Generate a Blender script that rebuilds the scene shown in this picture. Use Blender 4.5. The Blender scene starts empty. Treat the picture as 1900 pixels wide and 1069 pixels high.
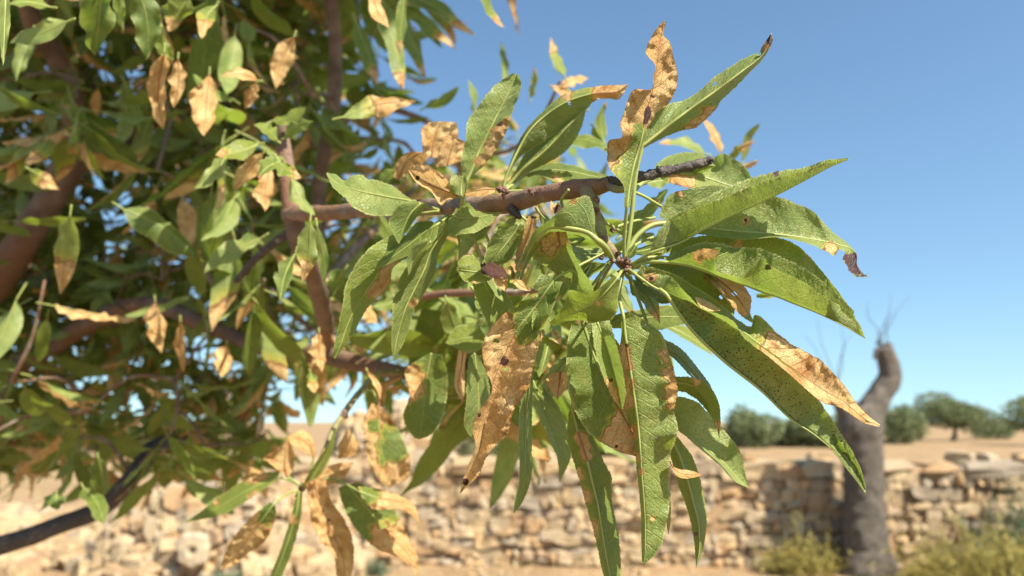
import bpy, math, random
import numpy as np
from mathutils import Vector, Matrix, noise as mn

R = math.radians
S = bpy.context.scene
random.seed(7)
rng = np.random.default_rng(11)

# ------------------------------------------------------------------ camera
F = 28.0 / 36.0 * 1900.0            # focal length in photo pixels
HORIZON = 782.0
PITCH = math.atan((HORIZON - 534.5) / F)
CAM = np.array([0.0, 0.0, 1.6])
FW = np.array([0.0, math.cos(PITCH), math.sin(PITCH)])
UP = np.array([0.0, -math.sin(PITCH), math.cos(PITCH)])
RT = np.array([1.0, 0.0, 0.0])
cam_d = bpy.data.cameras.new("camera")
cam_d.lens = 28.0
cam_d.sensor_width = 36.0
cam_d.clip_start = 0.02
cam_d.clip_end = 3000
cam_d.dof.use_dof = True
cam_d.dof.focus_distance = 0.292
cam_d.dof.aperture_fstop = 11.8
cam = bpy.data.objects.new("camera", cam_d)
S.collection.objects.link(cam)
cam.location = CAM
cam.rotation_euler = (R(90) + PITCH, 0, 0)
S.camera = cam

# ------------------------------------------------------------------ light
SUN_EL = R(47)
SUN_AZ = R(47)                       # to the right of straight behind the camera
TO_SUN = Vector((math.sin(SUN_AZ) * math.cos(SUN_EL), -math.cos(SUN_AZ) * math.cos(SUN_EL), math.sin(SUN_EL)))
w = bpy.data.worlds.new("World")
S.world = w
w.use_nodes = True
nt = w.node_tree
sky = nt.nodes.new("ShaderNodeTexSky")
sky.sky_type = 'NISHITA'
sky.sun_disc = False
sky.sun_elevation = SUN_EL
sky.sun_rotation = math.atan2(TO_SUN.x, TO_SUN.y)
sky.air_density = 1.0
sky.dust_density = 0.5
sky.ozone_density = 1.6
bg = nt.nodes["Background"]
# clear summer air: the band right at the horizon is as blue as the sky a few degrees above it
geo = nt.nodes.new("ShaderNodeTexCoord")
lift = nt.nodes.new("ShaderNodeVectorMath"); lift.operation = 'MULTIPLY_ADD'
lift.inputs[1].default_value = (1, 1, 0.9); lift.inputs[2].default_value = (0, 0, 0.075)
nrm = nt.nodes.new("ShaderNodeVectorMath"); nrm.operation = 'NORMALIZE'
nt.links.new(geo.outputs['Generated'], lift.inputs[0])
nt.links.new(lift.outputs[0], nrm.inputs[0])
nt.links.new(nrm.outputs[0], sky.inputs[0])
tone = nt.nodes.new("ShaderNodeMix"); tone.data_type = 'RGBA'; tone.blend_type = 'MULTIPLY'
tone.inputs[0].default_value = 1.0
tone.inputs[7].default_value = (0.86, 1.0, 1.0, 1)
nt.links.new(sky.outputs[0], tone.inputs[6])
nt.links.new(tone.outputs[2], bg.inputs[0])
bg.inputs[1].default_value = 0.09
sd = bpy.data.lights.new("sun", 'SUN')
sd.energy = 5.0
sd.angle = R(0.5)
sd.color = (1.0, 0.92, 0.78)
sun = bpy.data.objects.new("sun", sd)
S.collection.objects.link(sun)
sun.rotation_euler = TO_SUN.to_track_quat('Z', 'Y').to_euler()
S.view_settings.view_transform = 'Standard'
S.view_settings.look = 'None'
S.view_settings.gamma = 1
S.view_settings.use_curve_mapping = False
S.view_settings.exposure = 1.12
S.render.engine = 'CYCLES'
S.cycles.use_denoising = True
S.cycles.max_bounces = 8
S.cycles.transparent_max_bounces = 8
S.cycles.caustics_reflective = False
S.cycles.caustics_refractive = False

# ------------------------------------------------------------------ helpers
def P(px, py, d):
    """photo pixel + depth (metres along the view axis) -> world point(s)"""
    px, py, d = np.broadcast_arrays(np.asarray(px, float), np.asarray(py, float), np.asarray(d, float))
    return CAM + d[..., None] * (FW + ((px - 950.0) / F)[..., None] * RT + ((534.5 - py) / F)[..., None] * UP)

def proj(p):
    q = np.asarray(p, float) - CAM
    d = q @ FW
    return 950 + F * (q @ RT) / d, 534.5 - F * (q @ UP) / d, d

def gx(px, dist):                    # world x of a photo column at a ground distance
    return (px - 950.0) / F * dist / math.cos(PITCH) if dist < 1 else (px - 950.0) / F * dist

def tag(o, label=None, cat=None, group=None, kind=None):
    if label: o['label'] = label
    if cat: o['category'] = cat
    if group: o['group'] = group
    if kind: o['kind'] = kind
    return o

def empty(name, loc=(0, 0, 0)):
    o = bpy.data.objects.new(name, None)
    o.empty_display_size = 0.1
    o.location = loc
    S.collection.objects.link(o)
    return o

def meshobj(name, verts, faces, mats, parent=None, smooth=True, uv=None, mask=None, midx=None, rim=None):
    """uv: per-vertex (n,2); mask: per-vertex rgba; midx: per-face"""
    me = bpy.data.meshes.new(name)
    verts = np.asarray(verts, float)
    if parent is not None:
        verts = verts - np.array(parent_world(parent))
    me.from_pydata(verts.tolist(), [], faces if isinstance(faces, list) else faces.tolist())
    if not isinstance(mats, (list, tuple)): mats = [mats]
    for m in mats: me.materials.append(m)
    if uv is not None:
        lv = np.empty(len(me.loops), dtype=np.int32)
        me.loops.foreach_get("vertex_index", lv)
        ul = me.uv_layers.new(name="UVMap")
        ul.data.foreach_set("uv", np.asarray(uv, float)[lv].ravel())
    if mask is not None:
        a = me.color_attributes.new(name="mask", type='FLOAT_COLOR', domain='POINT')
        a.data.foreach_set("color", np.asarray(mask, float).ravel())
    if rim is not None:
        me.attributes.new(name="rim", type='FLOAT', domain='POINT').data.foreach_set("value", np.asarray(rim, float).ravel())
    if midx is not None:
        me.polygons.foreach_set("material_index", np.asarray(midx, dtype=np.int32))
    me.polygons.foreach_set("use_smooth", np.full(len(me.polygons), smooth))
    me.update()
    o = bpy.data.objects.new(name, me)
    S.collection.objects.link(o)
    if parent is not None: o.parent = parent
    return o

def parent_world(o):
    v = Vector((0, 0, 0))
    while o is not None:
        v += o.location
        o = o.parent
    return v

def catmull(pts, n):
    pts = np.asarray(pts, float)
    if len(pts) == 2:
        t = np.linspace(0, 1, n)[:, None]
        return pts[0] * (1 - t) + pts[1] * t
    seg = np.linalg.norm(np.diff(pts[:, :2], axis=0), axis=1) + 1e-6
    cum = np.concatenate([[0], np.cumsum(seg)])
    T = np.linspace(0, cum[-1], n)
    k = np.clip(np.searchsorted(cum, T, side='right') - 1, 0, len(pts) - 2)
    u = ((T - cum[k]) / seg[k])[:, None]
    # finite-difference tangents (non-uniform, monotone-ish)
    tan = np.zeros_like(pts)
    dl = np.diff(pts, axis=0) / seg[:, None]
    tan[0], tan[-1] = dl[0], dl[-1]
    tan[1:-1] = (dl[:-1] * seg[1:, None] + dl[1:] * seg[:-1, None]) / (seg[:-1] + seg[1:])[:, None]
    h = seg[k][:, None]
    u2, u3 = u * u, u * u * u
    return (2*u3 - 3*u2 + 1) * pts[k] + (u3 - 2*u2 + u) * h * tan[k] + (-2*u3 + 3*u2) * pts[k+1] + (u3 - u2) * h * tan[k+1]

def tube_geo(path, rad, sides=8, cap=True, rough=0.0, seed=0.0, freq=60.0):
    """path (n,3) world, rad (n,)"""
    path = np.asarray(path, float)
    n = len(path)
    rad = np.broadcast_to(np.asarray(rad, float), (n,))
    tg = np.gradient(path, axis=0)
    tg /= np.linalg.norm(tg, axis=1)[:, None] + 1e-12
    a = np.cross(tg[0], [0.13, 0.2, 0.97]); a /= np.linalg.norm(a) + 1e-9
    V = np.zeros((n, sides, 3))
    uv = np.zeros((n, sides, 2))
    cum = np.concatenate([[0], np.cumsum(np.linalg.norm(np.diff(path, axis=0), axis=1))]) * 100
    for i in range(n):
        a = a - tg[i] * (a @ tg[i]); a /= np.linalg.norm(a) + 1e-9
        b = np.cross(tg[i], a)
        for j in range(sides):
            th = 2 * math.pi * j / sides
            d = math.cos(th) * a + math.sin(th) * b
            r = rad[i]
            if rough:
                q = path[i] + d * r
                r = r * (1 + rough * (mn.noise(Vector((q * freq + seed).tolist())) + 0.5 * mn.noise(Vector((q * freq * 2.7 + seed).tolist()))))
            V[i, j] = path[i] + d * r
            uv[i, j] = (cum[i], th * rad[i] * 100)
    idx = np.arange(n * sides).reshape(n, sides)
    i0, i1 = idx[:-1], idx[1:]
    fc = np.stack([i0, np.roll(i0, -1, 1), np.roll(i1, -1, 1), i1], -1).reshape(-1, 4).tolist()
    if cap:
        fc.append(idx[0][::-1].tolist()); fc.append(idx[-1].tolist())
    return V.reshape(-1, 3), fc, uv.reshape(-1, 2)

def join_geo(parts):
    V, Fc, U, off = [], [], [], 0
    for v, f, u in parts:
        V.append(v); U.append(u)
        Fc += [[i + off for i in q] for q in f]
        off += len(v)
    return np.concatenate(V), Fc, np.concatenate(U)

# ------------------------------------------------------------------ node helper
class NT:
    def __init__(s, name):
        s.m = bpy.data.materials.new(name); s.m.use_nodes = True
        s.t = s.m.node_tree; s.t.nodes.clear()
        s.out = s.t.nodes.new("ShaderNodeOutputMaterial")
    def n(s, typ, ins=None, **kw):
        nd = s.t.nodes.new("ShaderNode" + typ)
        for k, v in kw.items(): setattr(nd, k, v)
        for k, v in (ins or {}).items():
            s.set(nd.inputs[k], v)
        return nd
    def set(s, sock, v):
        if hasattr(v, 'is_output') or isinstance(v, bpy.types.NodeSocket): s.t.links.new(v, sock)
        elif isinstance(v, bpy.types.Node): s.t.links.new(v.outputs[0], sock)
        else:
            if isinstance(v, tuple) and len(v) == 3 and sock.type == 'RGBA': v = v + (1,)
            sock.default_value = v
    def math(s, op, a, b=None, c=None, clamp=False):
        nd = s.t.nodes.new("ShaderNodeMath"); nd.operation = op; nd.use_clamp = clamp
        s.set(nd.inputs[0], a)
        if b is not None: s.set(nd.inputs[1], b)
        if c is not None: s.set(nd.inputs[2], c)
        return nd.outputs[0]
    def mix(s, f, a, b, bt='MIX'):
        nd = s.t.nodes.new("ShaderNodeMix"); nd.data_type = 'RGBA'; nd.blend_type = bt
        s.set(nd.inputs[0], f); s.set(nd.inputs[6], a); s.set(nd.inputs[7], b)
        return nd.outputs[2]
    def noise(s, vec, scale, detail=3, rough=0.55):
        nd = s.n("TexNoise", {'Scale': scale, 'Detail': detail, 'Roughness': rough})
        if vec is not None: s.t.links.new(vec, nd.inputs['Vector'])
        return nd.outputs[0]
    def ramp(s, v, lo, hi, a=0.0, b=1.0):
        nd = s.t.nodes.new("ShaderNodeMapRange"); nd.interpolation_type = 'SMOOTHSTEP'
        s.set(nd.inputs[0], v); s.set(nd.inputs[1], lo); s.set(nd.inputs[2], hi); s.set(nd.inputs[3], a); s.set(nd.inputs[4], b)
        return nd.outputs[0]
    def bump(s, h, strength, dist):
        return s.n("Bump", {'Height': h, 'Strength': strength, 'Distance': dist}).outputs[0]
    def done(s, sh):
        s.t.links.new(sh, s.out.inputs[0]); return s.m

def leaf_material(name, detail=True):
    k = NT(name)
    at = k.n("Attribute", attribute_name="mask", attribute_type='GEOMETRY')
    sp = k.n("SeparateColor", {0: at.outputs['Color']})
    dryA, darkA, speckA = sp.outputs[0], sp.outputs[1], sp.outputs[2]
    tint = at.outputs['Alpha']
    ob = k.n("ObjectInfo").outputs['Random']
    uvn = k.n("UVMap", uv_map="UVMap").outputs[0]
    off = k.math('MULTIPLY', k.math('ADD', tint, ob), 37.0)
    vec = k.n("VectorMath", {0: uvn, 1: k.n("CombineXYZ", {0: off, 1: off, 2: off}).outputs[0]}, operation='ADD').outputs[0]
    xy = k.n("SeparateXYZ", {0: uvn})
    X, Y = xy.outputs[0], xy.outputs[1]
    aY = k.math('ABSOLUTE', Y)
    back = k.n("NewGeometry").outputs['Backfacing']
    nbig = k.noise(vec, 0.9, 2)
    nmid = k.noise(vec, 3.0, 4)
    nfine = k.noise(vec, 14.0, 3)
    # side veins: chevrons running off the midrib and bending forward
    warp = k.math('MULTIPLY', k.math('SUBTRACT', nmid, 0.5), 0.22)
    ph = k.math('ADD', k.math('SUBTRACT', X, k.math('MULTIPLY', k.math('POWER', aY, 1.25), 0.75)), warp)
    fr = k.math('ABSOLUTE', k.math('SUBTRACT', k.math('FRACT', k.math('DIVIDE', ph, 0.52)), 0.5))
    vein = k.ramp(fr, 0.0, 0.075, 1.0, 0.0)
    vor = k.n("TexVoronoi", {'Scale': 7.5}, feature='DISTANCE_TO_EDGE')
    wv = k.n("VectorMath", {0: vec, 1: k.n("CombineXYZ", {0: warp, 1: warp, 2: 0.0}).outputs[0]}, operation='ADD').outputs[0]
    k.t.links.new(wv, vor.inputs['Vector'])
    ret = k.ramp(vor.outputs['Distance'], 0.0, 0.09, 1.0, 0.0)
    net = k.math('MAXIMUM', vein, k.math('MULTIPLY', ret, 0.55))
    # ragged dead areas
    dn = k.math('ADD', dryA, k.math('MULTIPLY', k.math('SUBTRACT', nmid, 0.5), 0.34))
    dry = k.ramp(dn, 0.47, 0.53)
    halo = k.math('SUBTRACT', k.ramp(dn, 0.12, 0.5), dry, clamp=True)
    rim = k.math('SUBTRACT', k.ramp(dn, 0.46, 0.52), k.ramp(dn, 0.54, 0.68), clamp=True)
    dark = k.ramp(k.math('ADD', darkA, k.math('MULTIPLY', k.math('SUBTRACT', nmid, 0.5), 0.3)), 0.4, 0.62)
    # greens
    up = k.mix(k.ramp(nbig, .3, .7), (0.070, 0.120, 0.024), (0.148, 0.205, 0.042))
    up = k.mix(k.ramp(tint, 0.0, 1.0, 0.0, 0.55), up, (0.29, 0.335, 0.045))
    un = k.mix(k.ramp(nbig, .3, .7), (0.19, 0.26, 0.070), (0.33, 0.38, 0.12))
    g = k.mix(back, up, un)
    g = k.mix(k.math('MULTIPLY', k.ramp(nfine, 0.35, 0.75), 0.22), g, (0.26, 0.33, 0.06))
    g = k.mix(k.math('MULTIPLY', net, 0.55 if detail else 0.25), g, (0.38, 0.44, 0.12))
    rimA = k.n("Attribute", attribute_name="rim", attribute_type='GEOMETRY').outputs['Fac']
    g = k.mix(k.math('MULTIPLY', k.ramp(k.noise(vec, 1.7, 4), 0.52, 0.66), 0.5), g, (0.26, 0.25, 0.07))
    g = k.mix(k.math('MULTIPLY', halo, 0.9), g, (0.46, 0.40, 0.07))
    # pale sucking-bug stipple on the upper side of some leaves
    st = k.ramp(k.noise(vec, 30.0, 2), 0.50, 0.60)
    g = k.mix(k.math('MULTIPLY', k.math('MULTIPLY', st, k.ramp(speckA, 0.3, 0.6, 0.0, 1.0)), k.ramp(speckA, 0.62, 0.7, 0.6, 0.0)), g, (0.42, 0.48, 0.22))
    # dry
    dcol = k.mix(k.ramp(nbig, .3, .7), (0.54, 0.33, 0.125), (0.78, 0.56, 0.27))
    dcol = k.mix(k.ramp(k.noise(vec, 1.3, 4), 0.52, 0.72, 0.0, 0.75), dcol, (0.34, 0.13, 0.04))
    dcol = k.mix(k.math('MULTIPLY', net, 0.35), dcol, (0.20, 0.085, 0.03))
    dcol = k.mix(k.math('MULTIPLY', k.ramp(k.noise(vec, 9.0, 1), 0.70, 0.76), 0.6), dcol, (0.10, 0.035, 0.02))
    dcol = k.mix(k.math('MULTIPLY', rim, 0.85), dcol, (0.17, 0.055, 0.022))
    c = k.mix(dry, g, dcol)
    c = k.mix(k.math('MULTIPLY', k.ramp(rimA, 0.90, 1.0), k.math('SUBTRACT', 0.75, k.math('MULTIPLY', dry, 0.15))), c, k.mix(dry, (0.45, 0.46, 0.18), (0.20, 0.09, 0.04)))
    c = k.mix(dark, c, k.mix(nmid, (0.035, 0.014, 0.012), (0.10, 0.045, 0.035)))
    # black sooty specks
    vs = k.n("TexVoronoi", {'Scale': 8.0, 'Randomness': 1.0}, feature='F1')
    k.t.links.new(vec, vs.inputs['Vector'])
    spk = k.math('MULTIPLY', k.ramp(vs.outputs['Distance'], 0.16, 0.30, 1.0, 0.0), k.ramp(nbig, 0.2, 0.5))
    amt = k.math('ADD', k.ramp(speckA, 0.7, 0.95, 0.0, 0.85), k.ramp(nbig, 0.45, 0.65, 0.12, 0.6), clamp=True)
    c = k.mix(k.math('MULTIPLY', spk, amt), c, (0.018, 0.018, 0.012))
    tr = k.mix(dry, k.mix(back, (0.34, 0.50, 0.035), (0.34, 0.50, 0.05)), (0.82, 0.50, 0.18))
    tr = k.mix(0.5, tr, c)
    h = k.math('SUBTRACT', k.math('ADD', k.math('MULTIPLY', nfine, 0.35), k.math('MULTIPLY', nmid, 0.9)), k.math('MULTIPLY', net, 0.55))
    sgn = k.math('SUBTRACT', 1.0, k.math('MULTIPLY', back, 2.0))
    bmp = k.bump(k.math('MULTIPLY', h, 1.0), 0.8 if detail else 0.35, 0.0008)
    rough = k.math('ADD', k.math('MULTIPLY', dry, 0.12), k.ramp(nmid, 0.3, 0.7, 0.40, 0.58))
    pb = k.n("BsdfPrincipled", {'Base Color': c, 'Roughness': rough, 'Specular IOR Level': k.math('SUBTRACT', 0.5, k.math('MULTIPLY', dry, 0.3)), 'Normal': bmp})
    tl = k.n("BsdfTranslucent", {'Color': tr, 'Normal': bmp})
    f = k.math('MULTIPLY', k.math('SUBTRACT', 1.0, k.math('MULTIPLY', dark, 0.85)), 0.42)
    mx = k.n("MixShader", {0: f, 1: pb.outputs[0], 2: tl.outputs[0]})
    return k.done(mx.outputs[0])

def rib_material():
    k = NT("leaf_stalk")
    at = k.n("Attribute", attribute_name="mask", attribute_type='GEOMETRY')
    sp = k.n("SeparateColor", {0: at.outputs['Color']})
    tc = k.n("TexCoord").outputs['Object']
    n1 = k.noise(tc, 160.0, 3)
    c = k.mix(n1, (0.24, 0.30, 0.07), (0.40, 0.42, 0.13))
    c = k.mix(k.ramp(sp.outputs[0], 0.4, 0.6), c, (0.30, 0.14, 0.05))
    c = k.mix(k.ramp(sp.outputs[1], 0.4, 0.6), c, (0.05, 0.02, 0.02))
    pb = k.n("BsdfPrincipled", {'Base Color': c, 'Roughness': 0.5, 'Normal': k.bump(n1, 0.3, 0.0005)})
    tl = k.n("BsdfTranslucent", {'Color': c})
    return k.done(k.n("MixShader", {0: 0.15, 1: pb.outputs[0], 2: tl.outputs[0]}).outputs[0])

def bark_material(name, c1, c2, c3, scale=60.0, bd=0.002, patch=(0.30, 0.27, 0.23), ring=True):
    k = NT(name)
    tc = k.n("TexCoord").outputs['Object']
    uvn = k.n("UVMap", uv_map="UVMap").outputs[0]
    a = k.noise(tc, scale, 5)
    b = k.noise(tc, scale * 0.22, 3)
    d = k.noise(tc, scale * 4, 3)
    c = k.mix(k.ramp(a, 0.3, 0.7), c1, c2)
    c = k.mix(k.ramp(b, 0.42, 0.62), c, c3)
    c = k.mix(k.math('MULTIPLY', k.ramp(k.noise(tc, scale * 0.45, 4), 0.60, 0.72), 0.8), c, patch)
    c = k.mix(k.math('MULTIPLY', k.ramp(d, 0.62, 0.7), 0.6), c, (0.05, 0.03, 0.025))
    h = k.math('ADD', a, k.math('MULTIPLY', d, 0.4))
    if ring:
        mp = k.n("Mapping", {0: uvn, 3: (9.0, 0.9, 1.0)})
        h = k.math('ADD', h, k.math('MULTIPLY', k.noise(mp.outputs[0], 1.0, 3), 0.8))
    return k.done(k.n("BsdfPrincipled", {'Base Color': c, 'Roughness': 0.7, 'Normal': k.bump(h, 0.8, bd)}).outputs[0])

M_LEAF = leaf_material("almond_leaf")
M_LEAF_FAR = leaf_material("almond_leaf_crown", False)
M_RIB = rib_material()
M_BARK = bark_material("young_almond_bark", (0.14, 0.088, 0.058), (0.29, 0.21, 0.15), (0.21, 0.11, 0.065), 90.0, 0.002, patch=(0.40, 0.36, 0.31))
M_BARK_OLD = bark_material("old_almond_bark", (0.11, 0.065, 0.042), (0.24, 0.155, 0.105), (0.20, 0.095, 0.05), 38.0, 0.004, patch=(0.24, 0.20, 0.17))
M_DEADTWIG = bark_material("dead_twig_bark", (0.035, 0.026, 0.025), (0.10, 0.08, 0.07), (0.06, 0.045, 0.04), 220.0, 0.0022, patch=(0.26, 0.23, 0.20), ring=False)
M_SHOOT = bark_material("green_shoot_bark", (0.20, 0.22, 0.06), (0.30, 0.27, 0.11), (0.22, 0.15, 0.08), 220.0, 0.0006, patch=(0.22, 0.12, 0.08))
M_BUD = bark_material("bud_scales", (0.11, 0.045, 0.035), (0.24, 0.13, 0.09), (0.15, 0.07, 0.05), 500.0, 0.0006)

# ------------------------------------------------------------------ ground and field
def ground_material():
    k = NT("dry_earth_and_straw")
    tc = k.n("TexCoord").outputs['Object']
    a = k.noise(tc, 1.3, 5, 0.6)
    b = k.noise(tc, 22.0, 5, 0.65)
    s = k.n("Mapping", {0: tc, 3: (0.6, 3.0, 1.0)})
    st = k.noise(s.outputs[0], 0.5, 3)
    c = k.mix(k.ramp(a, 0.35, 0.65), (0.25, 0.165, 0.09), (0.34, 0.235, 0.13))
    c = k.mix(k.math('MULTIPLY', k.ramp(b, 0.45, 0.7), 0.5), c, (0.40, 0.30, 0.17))
    c = k.mix(k.math('MULTIPLY', k.ramp(k.noise(tc, 9.0, 4), 0.58, 0.7), 0.6), c, (0.17, 0.12, 0.07))
    c = k.mix(k.math('MULTIPLY', k.ramp(st, 0.5, 0.65), 0.35), c, (0.42, 0.25, 0.13))
    return k.done(k.n("BsdfPrincipled", {'Base Color': c, 'Roughness': 0.95, 'Specular IOR Level': 0.1, 'Normal': k.bump(b, 0.6, 0.03)}).outputs[0])

def build_ground():
    xs = np.concatenate([np.linspace(-900, -30, 12), np.linspace(-28, 28, 80), np.linspace(30, 900, 12)])
    ys = np.concatenate([np.linspace(-30, 3, 8), np.linspace(3.4, 34, 70), np.linspace(36, 1500, 18)])
    V, idx = [], {}
    for j, y in enumerate(ys):
        for i, x in enumerate(xs):
            z = 0.0
            if abs(x) < 30 and y < 36:
                z += 0.05 * mn.noise(Vector((x * 0.5, y * 0.5, 3))) + 0.02 * mn.noise(Vector((x * 2.4, y * 2.4, 1)))
            if y > 12: z += 0.18 * min(1, (y - 12) / 20)
            V.append((x, y, z))
    nx = len(xs)
    Fc = [[j*nx+i, j*nx+i+1, (j+1)*nx+i+1, (j+1)*nx+i] for j in range(len(ys)-1) for i in range(nx-1)]
    o = meshobj("ground", V, Fc, ground_material())
    tag(o, kind='structure', label='dry brown earth and straw stubble field')
build_ground()

# ------------------------------------------------------------------ dry stone wall
def stone_material():
    k = NT("limestone")
    tc = k.n("TexCoord").outputs['Object']
    rnd = k.n("ObjectInfo").outputs['Random']
    at = k.n("Attribute", attribute_name="mask", attribute_type='GEOMETRY')
    r = k.math('FRACT', k.math('ADD', k.math('MULTIPLY', rnd, 3.7), at.outputs['Alpha']))
    cr = k.n("ValToRGB", {0: r})
    el = cr.color_ramp.elements
    cols = [(0, (0.46, 0.31, 0.16)), (0.2, (0.52, 0.39, 0.23)), (0.4, (0.44, 0.27, 0.13)), (0.58, (0.40, 0.33, 0.24)), (0.75, (0.54, 0.40, 0.22)), (0.9, (0.34, 0.28, 0.21))]
    el[0].position, el[0].color = 0, cols[0][1] + (1,)
    el[1].position, el[1].color = 1.0, (0.46, 0.29, 0.14, 1)
    for p_, c_ in cols[1:]:
        e = el.new(p_); e.color = c_ + (1,)
    a = k.noise(tc, 9.0, 5, 0.6)
    b = k.noise(tc, 30.0, 4)
    c = k.mix(k.math('MULTIPLY', k.ramp(a, 0.45, 0.7), 0.55), cr.outputs[0], (0.31, 0.265, 0.21))
    c = k.mix(k.math('MULTIPLY', k.ramp(b, 0.55, 0.75), 0.4), c, (0.50, 0.41, 0.28))
    c = k.mix(k.math('MULTIPLY', k.ramp(k.noise(tc, 5.0, 3), 0.6, 0.75), 0.5), c, (0.16, 0.14, 0.12))
    return k.done(k.n("BsdfPrincipled", {'Base Color': c, 'Roughness': 0.9, 'Specular IOR Level': 0.15, 'Normal': k.bump(k.math('ADD', a, b), 0.8, 0.02)}).outputs[0])
M_STONE = stone_material()
def soil_core():
    k = NT("wall_core_earth")
    tc = k.n("TexCoord").outputs['Object']
    c = k.mix(k.noise(tc, 12.0, 4), (0.24, 0.15, 0.08), (0.38, 0.25, 0.14))
    return k.done(k.n("BsdfPrincipled", {'Base Color': c, 'Roughness': 1.0}).outputs[0])
M_CORE = soil_core()

def stone_mesh(seed, i):
    r = random.Random(seed)
    e_ = r.choice((4.0, 6.0, 9.0))
    # cube with each face split 2x2 (26 verts, 24 quads), squeezed to a worn block
    pts, ids = [], {}
    for x in (-1, 0, 1):
        for y in (-1, 0, 1):
            for z in (-1, 0, 1):
                if x == y == z == 0: continue
                ids[(x, y, z)] = len(pts)
                v = Vector((x, y, z))
                L = (abs(x)**e_ + abs(y)**e_ + abs(z)**e_) ** (1/e_)
                v = v / L
                v = Vector((v.x * (1 + r.uniform(-.2, .2)) + r.uniform(-.12, .12), v.y * (1 + r.uniform(-.18, .18)), v.z * (1 + r.uniform(-.2, .2)) + r.uniform(-.12, .12)))
                pts.append(v * 0.5)
    fc = []
    for ax in range(3):
        for s in (-1, 1):
            o = [a for a in range(3) if a != ax]
            for u in (-1, 0):
                for v in (-1, 0):
                    q = []
                    for du, dv in ((0, 0), (1, 0), (1, 1), (0, 1)):
                        c = [0, 0, 0]; c[ax] = s; c[o[0]] = u + du; c[o[1]] = v + dv
                        q.append(ids[tuple(c)])
                    flip = (s > 0) ^ (ax == 1)
                    fc.append(q if flip else q[::-1])
    me = bpy.data.meshes.new("stone_shape")
    me.from_pydata(pts, [], fc)
    me.materials.append(M_STONE)
    a = me.color_attributes.new(name="mask", type='FLOAT_COLOR', domain='POINT')
    a.data.foreach_set("color", np.tile([0, 0, 0, i / 9.0], len(pts)).astype(float))
    me.polygons.foreach_set("use_smooth", [False] * len(fc))
    me.update()
    return me
STONES = [stone_mesh(100 + i, i) for i in range(9)]

def stones_out(items, parent, limit, piece="stone", rest="stones"):
    """items: (x,y,z,sx,sy,sz,rz,ry). Largest in view as objects, the rest joined."""
    pw = np.array(parent_world(parent))
    def size(it):
        px, py, d = proj(it[:3])
        inside = -30 < px < 1930 and 700 < py < 1100
        return (it[3] * it[5]) / (d * d) * (1 if inside else 0.001) if d > 0 else 0
    items = sorted(items, key=size, reverse=True)
    VV, FF, MM, off = [], [], [], 0
    for n, it in enumerate(items):
        me = STONES[random.randrange(9)]
        M = Matrix.Translation(Vector(it[:3]) - Vector(pw)) @ Matrix.Rotation(it[6], 4, 'Z') @ Matrix.Rotation(it[7], 4, 'Y') @ Matrix.Diagonal((it[3], it[4], it[5], 1))
        if n < limit:
            o = bpy.data.objects.new(piece, me)
            S.collection.objects.link(o)
            o.parent = parent
            o.matrix_basis = M
        else:
            v = [M @ x.co for x in me.vertices]
            a = random.random()
            VV += [tuple(x) for x in v]; MM += [(0, 0, 0, a)] * len(v)
            FF += [[i + off for i in p.vertices] for p in me.polygons]
            off += len(v)
    if VV:
        o = meshobj(rest, np.array(VV) + pw, FF, M_STONE, parent, smooth=False, mask=MM)
        o['kind'] = 'stuff'

def box_geo(x0, x1, y0, y1, z0, z1, n=1):
    V = [(x0,y0,z0),(x1,y0,z0),(x1,y1,z0),(x0,y1,z0),(x0,y0,z1),(x1,y0,z1),(x1,y1,z1),(x0,y1,z1)]
    Fc = [[0,3,2,1],[4,5,6,7],[0,1,5,4],[1,2,6,5],[2,3,7,6],[3,0,4,7]]
    return V, Fc

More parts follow.
